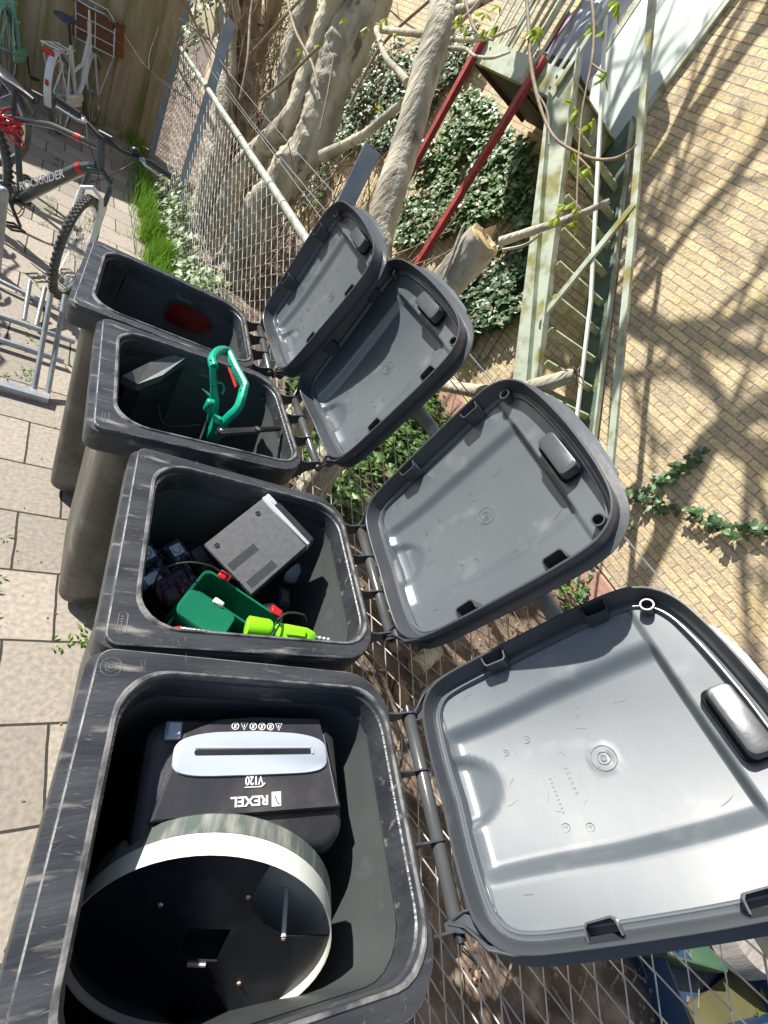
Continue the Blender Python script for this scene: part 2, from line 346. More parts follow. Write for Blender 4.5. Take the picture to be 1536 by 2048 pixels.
# landing
b=MB(); b.box(sv(4.8,3.455,3.02),(1.36,.014,.19)); b.box(sv(4.8,3.48,3.112),(1.36,.06,.012)); b.box(sv(4.8,3.48,2.932),(1.36,.06,.012)); b.build('fascia','stairpaint',ST)
b=MB(); b.box(sv(4.8,3.97,2.96),(1.34,.96,.02)); b.box(sv(4.8,3.97,3.0),(.06,.96,.1)); b.box(sv(5.46,3.94,3.0),(.03,.9,.18)); b.build('landing_underside','under',ST)
b=MB(); b.box(sv(4.8,3.97,3.1),(1.33,.95,.015)); b.build('landing_deck','maroon',ST)
b=MB(); b.box(sv(4.115,3.93,3.02),(.02,.86,.17)); b.box(sv(4.09,3.93,3.105),(.07,.86,.012)); b.box(sv(4.09,3.93,2.937),(.07,.86,.012)); b.build('landing_edge','stairpaint',ST)
for s in (4.46,5.44):
    b=MB(); b.box(sv(s,3.415,1.56),(.06,.06,3.14)); b.build('support_post','red',ST)
for s_,z_ in ((4.22,3.06),(4.22,2.98),(5.3,3.06),(5.3,2.98),(4.46,3.07),(5.44,3.07)):
    b=MB(); b.tube([sv(s_,3.45,z_),sv(s_,3.442 if s_ not in (4.46,5.44) else 3.378,z_)],.011,6); b.build('bolt','under',ST)
for k_ in range(9):
    s_=1.5+k_*.3; b=MB(); b.tube([sv(s_,3.46,1.07*s_-1.16-.06),sv(s_,3.448,1.07*s_-1.16-.06)],.009,6); b.build('bolt','under',ST)
for q in range(13):
    s=4.16+q*.11; b=MB(); b.box(sv(s,3.47,3.57),(.034,.012,.95)); b.build('baluster','stairpaint',ST,smooth=0)
for q in range(6):
    b=MB(); b.box(sv(5.47,3.6+q*.13,3.57),(.012,.034,.95)); b.build('baluster','stairpaint',ST,smooth=0)
b=MB(); b.tube([sv(5.47,4.4,4.06),sv(5.47,3.45,4.06),sv(4.15,3.45,4.06),sv(3.79,3.45,3.66),sv(3.15,3.45,3.03),sv(2.58,3.45,2.48),sv(1.16,3.45,1.07)],.023,4); b.build('handrail','stairpaint',ST)
b=MB(); b.tube([sv(4.12,3.45,3.5),sv(2.42,3.45,1.95),sv(1.75,3.45,1.25),sv(1.2,3.45,.72)],.012,4); b.build('mid_rail','panel',ST)
for s,z0,z1 in ((4.13,3.0,4.05),(2.68,1.62,2.58),(1.22,.1,1.12)):
    b=MB(); b.box(sv(s,3.435,(z0+z1)/2),(.042,.03,z1-z0)); b.build('rail_post','stairpaint',ST)
# thing on the landing behind the balusters
L=emptym('storage_sack',WM@Matrix.Translation((-4.72,3.9,3.11))); tag(L,'lilac blue plastic sack in a black base behind the landing balusters','sack')
b=MB(); rings=[]
for i in range(9):
    t=i/8; r=.24*(1-.35*t)+.03*math.sin(t*9); rings.append([Vector((r*(1.1+.12*math.sin(3*a+i))*math.cos(a),r*(.9+.1*math.sin(5*a))*math.sin(a),.15+t*1.0)) for a in [2*math.pi*j/20 for j in range(20)]])
b.loft(rings); b.build('sack_body','lilac',L)
b=MB(); b.box((0,0,.09),(.55,.42,.18),bev=.03); b.build('base','black',L)
b=MB(); b.box((-.1,-.25,.3),(.05,.04,.3),bev=.01); b.build('red_strap','redp',L)
# ---- chain link fence
FE=empty('chain_link_fence',FP(0,0)); tag(FE,'grey chain link fence with top rail and angle steel posts behind the bins','fence')
def fl(p): return Vector(p)-FP(0,0)
hy,hz=.034,.04
def meshpart(y0,y1,ztop,name,thick=.0023):
    b=MB(); n=int((y1-y0)/(2*hy)); m=int(ztop/(2*hz))
    for i in range(n):
        for sgn in (0,):
            yc=y0+i*2*hy
            pts=[]
            for j in range(2*m+1):
                z=ztop-.05*bulge(yc)-j*hz; yy=yc+(hy if (j+i)%2 else -hy)*1.0
                wob=.012*noise.noise(Vector((yy*1.2,z*1.6,0)))+.05*max(0,noise.noise(Vector((yy*.5,z*.6,8))))
                z2=z+.008*noise.noise(Vector((yy*3,z*2,5)))
                dd=(.0012 if (j+i)%2 else -.0012)
                pts.append(fl(FP(yy+.006*noise.noise(Vector((yy*2,z*2,9))),max(z2,.0),wob+dd)))
            b.tube(pts,thick,3,cap=False)
    return b.build(name,'wire',FE,smooth=80)
meshpart(-1.6,2.4,1.33,'wire_mesh',.003); meshpart(2.44,5.6,1.33,'wire_mesh'); meshpart(5.68,8.0,1.33,'wire_mesh')
for y0,y1 in ((-1.8,5.56),(5.68,8.0)):
    b=MB(); pts=[fl(FP(y0+(y1-y0)*t/40,1.352-.052*bulge(y0+(y1-y0)*t/40),.004+.003*math.sin(t))) for t in range(41)]; b.tube(pts,.0235,14)
    for t in range(1,int((y1-y0)/.31)):
        y=y0+t*.31; zz_=1.352-.052*bulge(y); b.tube([fl(FP(y,zz_,.004)),fl(FP(y+.006,zz_,.004))],.0262,14)
    b.build('top_rail','oldpipe',FE)
for y,h in ((-1.75,1.85),(2.24,1.84),(5.64,1.87),(8.0,1.86)):
    b=MB(); c=FP(y,0,.03)
    b.box(fl(c+Vector((0,0,h/2))),(.075,.006,h)); b.box(fl(c+Vector((.0385,.034,h/2))),(.006,.07,h)); 
    b.build('post','galvblue',FE,smooth=0)
rnd.seed(3)
for zz,dd,sag in ((1.6,.02,.02),(1.515,.03,.03),(1.48,.0,.0),(.6,-.02,.02)):
    b=MB(); pts=[]
    for t in range(60):
        y=-1.75+t/59*9.7; kb=bulge(y) if zz>1 else 0; pts.append(fl(FP(y,zz-.045*kb-sag*math.sin(math.pi*((y+1.75)/3.9%1)),dd+.1*kb+.006*math.sin(y*2+zz))))
    b.tube(pts,.0023,5); b.build('tension_wire','galv',FE)
# ---- wooden fence at the far end
P0=Vector((-3.6,7.4,0)); P1=Vector((-.5,8.75,0)); dv=(P1-P0).normalized(); nv=Vector((-dv.y,dv.x,0)); Ln=(P1-P0).length
WF=emptym('wooden_fence',Matrix(((dv.x,nv.x,0,P0.x),(dv.y,nv.y,0,P0.y),(0,0,1,0),(0,0,0,1)))); tag(WF,'tall fence of vertical brown boards with green algae at the far end','fence')
b=MB(); n=int(Ln/.2)
for i in range(n+1):
    b.box((i*.2+.1,.016*(i%2),1.25+rnd.uniform(-.01,.01)),(.206,.02,2.5),bev=.004)
b.build('boards','wood',WF,smooth=0)
b=MB(); b.box((Ln/2,.05,.5),(Ln,.05,.07)); b.box((Ln/2,.05,1.9),(Ln,.05,.07)); b.build('cross_rail','wood',WF,smooth=0)
# ============================================================ TREES
def rad(px,hw,P): return hw*depth(P)/CF
def limb(path,D,sub=5,rough=.12,seg=14,extra=None,drop=0,seedv=0,b=None):
    pts=[];rs=[]
    for i,(x,y,hw) in enumerate(path):
        d=D if isinstance(D,(int,float)) else D[i]
        P=onw((x,y),d); pts.append(P); rs.append(rad((x,y),hw,P))
    if drop:
        P=pts[0]; v=(pts[0]-pts[1]).normalized(); g=Vector((P.x+v.x*P.z*.25,P.y+v.y*P.z*.25,-.05)); m=(P+g)/2+Vector((0.01,.02,0)); pts=[g,m]+pts; rs=[rs[0]*1.5,rs[0]*1.12]+rs
    if extra:
        for e,r in extra: pts.append(Vector(e)); rs.append(r)
    q=catmull(pts,sub); rr=[]
    for i in range(len(rs)-1):
        for k in range(sub): rr.append(rs[i]+(rs[i+1]-rs[i])*k/sub)
    rr.append(rs[-1])
    b=b or MB(); k0=len(b.v); b.tube(q,rr,seg)
    if rough:
        for i in range(k0,len(b.v)):
            v=Vector(b.v[i]); j=min((i-k0)//seg,len(q)-1); c=q[j]; dv_=(v-c)
            f=1+rough*(noise.noise(v*9+Vector((seedv,0,0)))+.7*noise.noise(v*23)+.45*noise.noise(Vector((v.x*55,v.y*55,v.z*22)))+.9*noise.noise(v*3.3))
            b.v[i]=tuple(c+dv_*f)
    return b,q
def branchy(b,start,dirv,length,r,depthn,rn,leaves=None,up=.12):
    pts=[start.copy()]; d=dirv.normalized(); p=start.copy(); n=6
    for i in range(n):
        d=(d+Vector((rn.uniform(-.22,.22),rn.uniform(-.22,.22),rn.uniform(-.15,.2)+up*.4))).normalized(); p=p+d*(length/n); pts.append(p.copy())
    b.tube(pts,[r*(1-.6*i/n) for i in range(n+1)],6 if r>.012 else 4,cap=False)
    if depthn>0:
        for k in range(rn.randint(3,4)):
            i=rn.randint(2,n); dd=(d+Vector((rn.uniform(-1,1),rn.uniform(-1,1),rn.uniform(-.5,.7)))).normalized()
            branchy(b,pts[i],dd,length*rn.uniform(.5,.75),r*.5,depthn-1,rn,leaves,up)
    elif leaves is not None:
        leaves.append((pts[-1],d)); leaves.append((pts[3],d))
def leafmesh(items,mt,name,parent=None,shape='ivy',size=(.04,.06),rn=None,fold=.25):
    # items: (pos, normal) -> flat leaf polygons with random spin
    rn=rn or rnd; b=MB()
    if shape=='ivy': out=[(0,-.1),(.34,-.3),(.62,.02),(.38,.2),(.36,.52),(0,1.0),(-.36,.52),(-.38,.2),(-.62,.02),(-.34,-.3)]
    elif shape=='oval': out=[(0,-.1),(.22,.15),(.28,.5),(.15,.85),(0,1.05),(-.15,.85),(-.28,.5),(-.22,.15)]
    elif shape=='simple': out=[(0,-.5),(.45,0),(0,.6),(-.45,0)]
    for P,N in items:
        N=Vector(N).normalized(); x=N.orthogonal().normalized(); a=rn.uniform(0,6.283); x=(Matrix.Rotation(a,3,N)@x); y=N.cross(x); s=rn.uniform(*size)
        c=P; vs=[]
        for u,v in out: vs.append(c+x*(u*s)+y*(v*s)+N*(-fold*s*abs(u)-.12*s*v*v))
        k=len(vs); cen=c+y*(.3*s); mid=[cen]
        vs.append(cen); b.add(vs,[(i,(i+1)%k,k) for i in range(k)])
    return b.build(name,mt,parent,smooth=0)
def youngcluster(items,name,parent,size=(.035,.06),n=5,rn=None):
    rn=rn or rnd; b=MB(); out=[(0,0),(.16,.2),(.22,.55),(.12,.85),(0,1.0),(-.12,.85),(-.22,.55),(-.16,.2)]
    for P,d in items:
        for k in range(n):
            a=rn.uniform(0,6.283); dr=Vector((math.cos(a)*.8,math.sin(a)*.8,rn.uniform(-1.3,.1))).normalized(); s=rn.uniform(*size)
            sd=dr.cross(Vector((0,0,1))).normalized(); nn=sd.cross(dr)
            vs=[P+dr*(v*s*(1-.1*v))+sd*(u*s)+nn*(-.3*s*abs(u))+Vector((0,0,-.25*s*v*v)) for u,v in out]; vs.append(P+dr*.5*s)
            b.add(vs,[(i,(i+1)%8,8) for i in range(8)])
    return b.build(name,'young',parent,smooth=0)
rn=random.Random(11)
# big pale trunk
T=empty('tree',tuple(onz((500,560),0).xy)+(0,)); T.location=(.9,5.0,0); off=-T.location
def at0(b,o=T):
    b.v=[tuple(Vector(v)-o.location) for v in b.v]; return b
tag(T,'thick pale twisted tree trunk behind the mesh with a curved side limb','tree')
p1=[(512,445,34),(548,392,36),(592,330,35),(630,270,36),(655,195,37),(682,120,43),(714,45,46),(744,-30,48)]
b,q=limb(p1,[1.95,1.95,1.97,2,2,2.02,2.05,2.1],drop=1,rough=.16,extra=[((.95,5.6,3.4),.19),((1.15,6.0,4.7),.15)],seg=40,sub=16)
at0(b).build('trunk','bark',T,smooth=70); top1=q[-1].copy()
b,q=limb([(478,352,20),(505,315,21),(555,272,20),(590,222,19),(612,156,20),(636,86,22),(663,20,22),(690,-40,22)],1.85,rough=.15,drop=1,extra=[((.7,5.3,3.2),.1)],seg=26,sub=14)
at0(b).build('side_limb','bark',T,smooth=70)
b=MB(); lv=[]
for k in range(5):
    a=rn.uniform(0,6.28); branchy(b,top1+Vector((0,0,-.3*k*.4)),Vector((math.cos(a)*.9,math.sin(a)*.9,.7)),2.1,.085,3,rn,lv)
at0(b).build('crown_branches','twig',T,smooth=60)
o=youngcluster([(p-T.location,d) for p,d in lv[::5]],'leaves',T,size=(.04,.07),n=4,rn=rn)
# slender trunk
T2=empty('tree',(.75,2.6,0)); tag(T2,'slender smooth grey trunk rising just behind the furthest raised lid','tree')
b,q=limb([(735,560,31),(757,470,30),(780,388,30),(811,290,29),(843,175,28),(875,75,30),(893,0,31),(915,-60,31)],[1.5,1.53,1.56,1.6,1.6,1.62,1.65,1.7],drop=1,rough=.055,extra=[((.8,3.6,3.4),.09),((1.05,4.2,4.9),.07)],seg=32,sub=16)
at0(b,T2).build('trunk','bark',T2,smooth=70); top2=q[-1].copy()
for path,D in (([(815,165,8),(796,142,7),(775,120,6),(762,90,6),(752,58,5)],1.58),([(806,205,8),(770,235,8),(730,268,8),(690,290,9),(645,312,11)],1.66),([(858,68,7),(820,66,6),(785,62,6),(752,58,6)],1.62),([(903,78,5),(940,80,5),(975,76,4),(1005,66,3),(1032,52,2)],1.62),([(898,96,4),(930,98,4),(950,112,3),(985,115,3),(1020,104,2)],1.62),([(915,20,9),(935,16,8),(955,8,7),(990,-10,6)],1.66),([(905,60,4),(945,20,4),(965,-5,3)],1.6)):
    b=MB(); limb(path,D,rough=.12,seg=9,b=b); at0(b,T2).build('side_branch','bark',T2,smooth=70)

for path,D in (([(1052,-20,4),(1058,60,4),(1062,130,4),(1074,190,4),(1090,240,3),(1112,278,3),(1150,303,3),(1190,318,3),(1230,317,3),(1262,300,2),(1272,288,2)],1.5),([(1182,-20,4),(1188,60,3),(1184,120,3),(1172,180,2),(1163,230,2),(1158,300,2),(1155,360,2),(1153,418,2)],1.45),([(1184,128,2),(1198,138,2),(1212,146,2)],1.45),([(1155,312,2),(1168,325,2),(1180,338,2)],1.45),([(1070,180,2),(1095,225,2),(1098,290,2)],1.5),([(930,0,3),(950,60,3),(985,80,2)],1.6),([(700,210,3),(760,95,3),(860,0,3)],1.9),([(575,0,3),(590,60,3),(625,130,3),(640,200,2)],1.7),([(500,110,3),(545,60,3),(600,0,3)],1.7),([(480,200,3),(495,120,3),(500,40,3),(505,0,2)],1.65),([(520,200,3),(570,160,3),(640,90,3)],1.6),([(645,310,3),(690,330,3),(760,310,2)],1.7),([(640,260,2),(655,190,2),(668,110,2)],1.5)):
    b=MB(); limb(path,D,rough=.08,seg=6,b=b); at0(b,T2).build('hanging_twig','twig',T2,smooth=70)

lp=[(925,25),(922,45),(968,28),(972,60),(995,52),(930,60),(1000,12),(1072,60),(1078,72),(1192,50),(1205,60),(1150,210),(1160,222),(1190,240),(1212,146),(1214,155),(1180,335),(1172,330),(1152,300),(1150,405),(1138,410),(1155,418),(1120,430),(1155,445),(776,38),(765,50),(788,70),(640,90),(600,100),(690,35),(737,50),(595,425),(630,400),(640,470),(620,480),(770,215),(1075,52),(1235,5)]
youngcluster([(onw((x+rn.uniform(-4,4),y+rn.uniform(-4,4)),1.5 if x>900 else 1.55)-T2.location,Vector((0,0,1))) for x,y in lp],'leaves',T2,size=(.03,.055),n=4,rn=rn)
b=MB(); lv=[]
for k in range(4):
    a=rn.uniform(0,6.28); branchy(b,top2+Vector((0,0,-.2*k*.4)),Vector((math.cos(a),math.sin(a),.7)),1.6,.05,2,rn,lv)
at0(b,T2).build('crown_branches','twig',T2,smooth=60)
youngcluster([(p-T2.location,d) for p,d in lv[::3]],'leaves',T2,size=(.04,.07),n=4,rn=rn)
# group of brown trunks at upper left
for path,D,mt,lab in (([(430,330,24),(441,230,24),(446,150,24),(450,80,23),(455,0,24),(458,-60,24)],1.7,'bark','pale trunk directly behind the far angle steel fence post'),
                      ([(470,340,34),(485,250,30),(490,160,28),(492,80,28),(497,0,28),(500,-60,28)],2.0,'barkb','dark brown rough trunk second from the far fence post'),
                      ([(530,330,26),(538,260,22),(560,200,20),(583,110,20),(612,10,20),(630,-60,20)],2.3,'bark','shaded grey trunk leaning right between the brown trunk and the thick pale one'),
                      ([(500,330,20),(520,250,18),(512,170,16),(520,90,15),(560,-30,16)],2.6,'barkb','thin brown trunk half hidden between the upper left trunks')):
    b,q=limb(path,D,rough=.22,drop=1,seedv=D,extra=[(tuple(onw(path[-1][:2],D)+Vector((.1,.2,1.3))),.09)],seg=16)
    T3=empty('tree',(q[0].x,q[0].y,0)); tag(T3,lab,'tree','brown trunks at the far end'); at0(b,T3).build('trunk',mt,T3,smooth=70)
    b=MB(); 
    for k in range(10):
        i=rn.randint(8,len(q)-1); a=rn.uniform(0,6.28); branchy(b,q[i],Vector((math.cos(a),math.sin(a),.5)),.9,.014,2,rn,None)
    at0(b,T3).build('side_branches','twig',T3,smooth=60)
# trees further left, out of frame to the upper left, none.  Cut trunk
T4=empty('cut_tree',(.85,1.9,0)); tag(T4,'short grey cut off trunk with a splintered sawn top behind the second lid','tree stump')
sp=[(862,620,33),(893,573,35),(915,545,36),(935,520,36),(955,496,36),(968,482,36)]
b,q=limb(sp,1.55,rough=.12,drop=1,seg=34,sub=12); at0(b,T4).build('trunk','bark',T4,smooth=70)
ax=(q[-1]-q[-4]).normalized(); r=rad(None,35,q[-1]); x=ax.orthogonal().normalized(); y=ax.cross(x)
b=MB(); ring=lambda h,k,seed: [q[-1]+ax*(h+.02*noise.noise(Vector((j*.9,seed,1))))+(x*math.cos(2*math.pi*j/20)+y*math.sin(2*math.pi*j/20))*r*k for j in range(20)]
b.loft([ring(-.03,1.03,0),ring(.012,.99,0),ring(.02,.6,3),ring(.0,.2,4)]); b.prism([q[-1]+x*r*.8+ax*.01,q[-1]+x*r*.55+y*r*.5+ax*.01,q[-1]+x*r*.75+y*.2*r+ax*.06],y*.008)
at0(b,T4).build('sawn_face','cut',T4,smooth=35)
for pth,D_,rg,sg_ in (([(1000,484,9),(1040,470,8),(1085,455,8),(1130,440,7),(1175,422,6),(1218,402,5)],[1.6,1.62,1.66,1.7,1.74,1.78],.12,12),([(1005,500,3),(1050,490,3),(1085,465,2)],1.6,.05,5),([(885,560,3),(905,510,3),(922,465,3),(928,450,2)],1.45,.3,6)):
    b=MB(); limb(pth,D_,rough=rg,seg=sg_,b=b); at0(b,T4).build('side_branch','bark',T4,smooth=70)
T5=empty('fallen_branch',(1.2,2.0,0)); 
b,q=limb([(840,760,13),(880,768,13),(925,778,13),(965,784,13),(1010,786,13),(1050,778,14),(1090,768,16),(1125,757,15),(1152,746,13)],[2.2,2.1,2.0,1.9,1.8,1.75,1.7,1.7,1.7],rough=.12,seg=12); T5.location=q[0]
tag(T5,'thick white barked branch crossing before the stairs with torn twigs at its end','branch'); at0(b,T5).build('wood','bark',T5,smooth=70)
b=MB(); E=q[-1]
for k in range(16):
    d=Vector((rn.uniform(-1,1),rn.uniform(-1,1),rn.uniform(-1,.8))).normalized(); b.tube([E,E+d*.03,E+d*.07+Vector((0,0,rn.uniform(-.03,.02)))],[.005,.003,.001],5)
at0(b,T5).build('torn_twigs','barkb',T5)
# ============================================================ IVY
def inpoly(p,poly):
    c=False; j=len(poly)-1
    for i in range(len(poly)):
        if (poly[i][1]>p[1])!=(poly[j][1]>p[1]) and p[0]<(poly[j][0]-poly[i][0])*(p[1]-poly[i][1])/(poly[j][1]-poly[i][1])+poly[i][0]: c=not c
        j=i
    return c
def wallivy(poly,n,lab,mt='ivy',size=(.045,.08),thick=.14,dwall=4.45):
    q=[wsz(p,dwall) for p in poly]; s0=min(a for a,_ in q); s1=max(a for a,_ in q); z0=min(a for _,a in q); z1=max(a for _,a in q)
    its=[]; st=MB(); tries=0
    while len(its)<n and tries<n*20:
        tries+=1; s=rn.uniform(s0-.1,s1+.1); z=rn.uniform(z0-.1,z1+.1)
        k=noise.noise(Vector((s*2.1,z*2.1,4))); e=.13*noise.noise(Vector((s*3,z*3,0)))
        if not inpoly((s+e,z+e),q): continue
        if k<-.28 and rn.random()<.8: continue
        d=dwall-rn.random()**.6*thick*(1+k)
        N=(-NW*1.0+Vector((0,0,.55))+Vector((rn.uniform(-.6,.6),rn.uniform(-.6,.6),rn.uniform(-.5,.5))))
        its.append((W3(s,d,z),N))
    base=W3((s0+s1)/2,dwall,max(z0,0)); o=empty('ivy',base); tag(o,lab,'ivy')
    leafmesh([(p-base,nn) for p,nn in its],mt,'leaves',o,'ivy',(size[0]*.6,size[1]*1.15),rn); leafmesh([(p-base-NW*.015,nn) for p,nn in its[::11]],'ivypale','pale_leaves',o,'ivy',(size[0]*.7,size[1]),rn); leafmesh([(p-base-NW*.01,nn) for p,nn in its[::19]],'litter','dead_leaves',o,'ivy',(size[0]*.6,size[1]*.8),rn)
    for k in range(26):
        s=rn.uniform(s0,s1); z=z0; pts=[]
        for i in range(12):
            if inpoly((s,z),q) or i<2: pts.append(W3(s,dwall+.03,z)-base)
            s+=rn.uniform(-.1,.1); z+=(z1-z0)/12
        if len(pts)>2: st.tube(pts,.004,4,cap=False)
    st.build('stems','twig',o)
wallivy([(955,165),(1010,250),(1070,300),(1080,400),(1060,500),(1010,440),(930,455),(850,500),(790,500),(800,430),(850,330),(905,250)],3600,'dense glossy green ivy on the wall between and beside the two red posts')
wallivy([(690,150),(760,90),(880,100),(940,40),(990,60),(960,130),(860,220),(800,320),(740,300),(680,330),(640,420),(600,420),(650,260)],3400,'dull dappled ivy on the wall between the thick pale trunk and the slender one','ivyd')
wallivy([(1050,470),(1075,540),(1050,640),(990,650),(930,700),(880,650),(900,560),(960,510)],2200,'ivy patch on the wall below the cut off trunk','ivyd')
wallivy([(560,0),(690,0),(760,0),(700,100),(640,300),(560,330),(470,300),(440,100)],1800,'far ivy on the wall behind the upper left trunks','ivyd',size=(.06,.1))
def strand(pxs,lab,n):
    pts=catmull([onw(p,4.47) for p in pxs],8); o=empty('ivy_strand',pts[0]); tag(o,lab,'ivy','ivy strands on the sunlit wall')
    b=MB(); b.tube([p-pts[0] for p in pts],.0045,5); b.build('stem','twig',o)
    its=[]
    for k in range(n):
        p=rn.choice(pts); its.append((p-pts[0]-NW*rn.uniform(.01,.07)+Vector((rn.uniform(-.02,.02),rn.uniform(-.05,.05),rn.uniform(-.06,.05))),-NW*.8+Vector((rn.uniform(-.5,.5),rn.uniform(-.5,.5),rn.uniform(-.1,.9)))))
    leafmesh(its,'ivyd','leaves',o,'ivy',(.045,.075),rn)
strand([(1222,1012),(1250,995),(1290,985),(1330,960),(1370,935),(1405,905)],'upper ivy strand climbing right across the sunlit brick wall',55)
strand([(1290,985),(1310,1005),(1350,1020),(1400,1032),(1450,1048),(1500,1060),(1545,1062)],'lower ivy strand trailing right across the sunlit brick wall',75)
strand([(1175,1090),(1185,1120),(1180,1160),(1165,1195)],'short ivy at the wall foot beside the stair end',45)
strand([(1225,1015),(1235,1030),(1262,1050)],'tiny ivy sprig on the wall right of the second lid',14)
def groundivy(poly,n,lab,mt='ivy',size=(.04,.07),h=.16):
    q=[tuple(onz(p,0).xy) for p in poly]; x0=min(a for a,_ in q);x1=max(a for a,_ in q);y0=min(a for _,a in q);y1=max(a for _,a in q); its=[];t=0
    while len(its)<n and t<n*30:
        t+=1; x=rn.uniform(x0,x1);y=rn.uniform(y0,y1)
        if not inpoly((x,y),q) or noise.noise(Vector((x*3,y*3,7)))<-.18: continue
        its.append((Vector((x,y,rn.random()**1.5*h+.02)),Vector((rn.uniform(-.5,.3),rn.uniform(-.4,.5),1))))
    base=Vector(((x0+x1)/2,(y0+y1)/2,0)); o=empty('ground_ivy',base); tag(o,lab,'ivy'); leafmesh([(p-base,nn) for p,nn in its],mt,'leaves',o,'ivy',size,rn)
groundivy([(560,740),(640,735),(760,770),(870,770),(960,820),(920,900),(830,930),(780,1010),(700,1060),(620,990),(590,960)],4200,'green ground ivy on the soil behind the middle two bins')
groundivy([(1085,1120),(1190,1125),(1230,1200),(1110,1230)],150,'small ground ivy clump by the stair foot')
# ivy growing through the fence foot, overexposed sunlight put into its pale leaf colour
its=[]
for k in range(2600):
    y=rn.choice((rn.uniform(2.1,4.6),rn.uniform(4.2,6.4),rn.uniform(2.4,4.2))); hmax=.5+.35*noise.noise(Vector((y*1.6,0,2))); z=rn.random()**1.3*hmax
    its.append((FP(y,max(z,.02),rn.uniform(-.1,.1)),Vector((-1+rn.uniform(-.6,.6),rn.uniform(-.5,1),.8+rn.uniform(-.5,.5)))))
base=FP(4,0); o=empty('fence_ivy',base); tag(o,'ivy with overexposed sunlight in its leaf colour growing through the foot of the chain link fence','ivy')
leafmesh([(p-base,n) for p,n in its[::2]],'ivypale','pale_leaves',o,'ivy',(.035,.065),rn); leafmesh([(p-base,n) for p,n in its[1::3]],'ivy','green_leaves',o,'ivy',(.035,.06),rn)
its=[(FP(rn.uniform(7.2,7.9),rn.uniform(.9,2.6),rn.uniform(-.02,.15)),Vector((-1,rn.uniform(-.6,.6),.6))) for k in range(260)]
base=FP(7.6,0,.1); o=empty('climbing_ivy',base); tag(o,'ivy column climbing beside the last steel fence post','ivy'); leafmesh([(p-base,n) for p,n in its],'ivypale','leaves',o,'ivy',(.05,.09),rn)
# grass
b=MB()
for k in range(6500):
    y=rn.uniform(3.6,8.6) if rn.random()<.3 else rn.gauss(5.2,.55); x=FX(y)-.04-abs(rn.gauss(0,.1)); kk=noise.noise(Vector((x*3.5,y*3.5,6)))
    if kk<-.12: continue
    h=rn.uniform(.06,.2)*(1+kk); a=rn.uniform(0,6.28); ln=rn.uniform(.02,.1)
    w_=.004; t=Vector((math.cos(a),math.sin(a),0)); sd_=Vector((-t.y,t.x,0))*w_; p=Vector((x,y,0))
    b.add([p-sd_,p+sd_,p+t*ln*.4+Vector((0,0,h*.6))+sd_*.8,p+t*ln*.4+Vector((0,0,h*.6))-sd_*.8,p+t*ln+Vector((0,0,h))],[(0,1,2,3),(3,2,4)])
tag(b.build('grass','grass',smooth=0),'bright green grass along the fence foot','grass',kind='stuff')
b=MB()
jy=[.281+.3*k for k in range(-1,30)]
for k in range(900):
    if rn.random()<.5: y=rn.choice(jy)+rn.gauss(0,.008); x=rn.uniform(-2.5,.2)
    else: y=rn.uniform(-.5,7); x=.198-.3*rn.choice((1,2,3,4))*1.0-.125*y+rn.gauss(0,.008)
    if noise.noise(Vector((x*1.3,y*1.3,2)))<.05: continue
    for q in range(4):
        a=rn.uniform(0,6.28); p=Vector((x+rn.gauss(0,.012),y+rn.gauss(0,.012),.002)); t=Vector((math.cos(a),math.sin(a),0)); s_=Vector((-t.y,t.x,0))*.005; L_=rn.uniform(.012,.03)
        b.add([p,p+t*L_*.5+s_+Vector((0,0,.008)),p+t*L_+Vector((0,0,.01)),p+t*L_*.5-s_+Vector((0,0,.008))],[(0,1,2,3)])
tag(b.build('joint_weeds','grass',smooth=0),'tiny green weeds in the paving joints','weeds',kind='stuff')
# litter behind fence
its=[]
for k in range(6500):
    y=rn.uniform(-1.6,7.5); x=FX(y)+rn.uniform(.0,3.2)**1.0
    if noise.noise(Vector((x*2,y*2,11)))<-.25: continue
    its.append((Vector((x,y,.015+.05*noise.noise(Vector((x*1.7,y*1.7,3)))+rn.uniform(0,.02))),Vector((rn.uniform(-.6,.6),rn.uniform(-.6,.6),1))))
o=leafmesh(its,'litter','leaf_litter',None,'simple',(.012,.035),rn); tag(o,'dry brown leaves and twigs on the soil behind the fence','leaf litter',kind='stuff')
b=MB()
for k in range(900):
    y=rn.uniform(-1.4,6.5); x=FX(y)+rn.uniform(.0,2.6); a=rn.uniform(0,6.28); L_=rn.uniform(.04,.22); z=.02+.05*noise.noise(Vector((x*1.7,y*1.7,3)))
    p=Vector((x,y,z+rn.uniform(0,.02))); t=Vector((math.cos(a)*L_,math.sin(a)*L_,rn.uniform(-.01,.03))); b.tube([p,p+t*.5+Vector((rn.uniform(-.01,.01),0,.008)),p+t],rn.uniform(.0012,.004),4,cap=False)
tag(b.build('fallen_twigs','twig',smooth=60),'thin dead twigs scattered on the soil','twigs',kind='stuff')
its=[]
for k in range(900):
    y=rn.uniform(-.6,7.5); x=FX(y)-.12-abs(rn.gauss(0,.5))-.0*y
    its.append((Vector((x,y,.004)),Vector((rn.uniform(-.3,.3),rn.uniform(-.3,.3),1))))
o=leafmesh(its,'litter','paving_grit',None,'simple',(.003,.012),rn); tag(o,'small brown grit and leaf bits scattered on the paving','grit',kind='stuff')
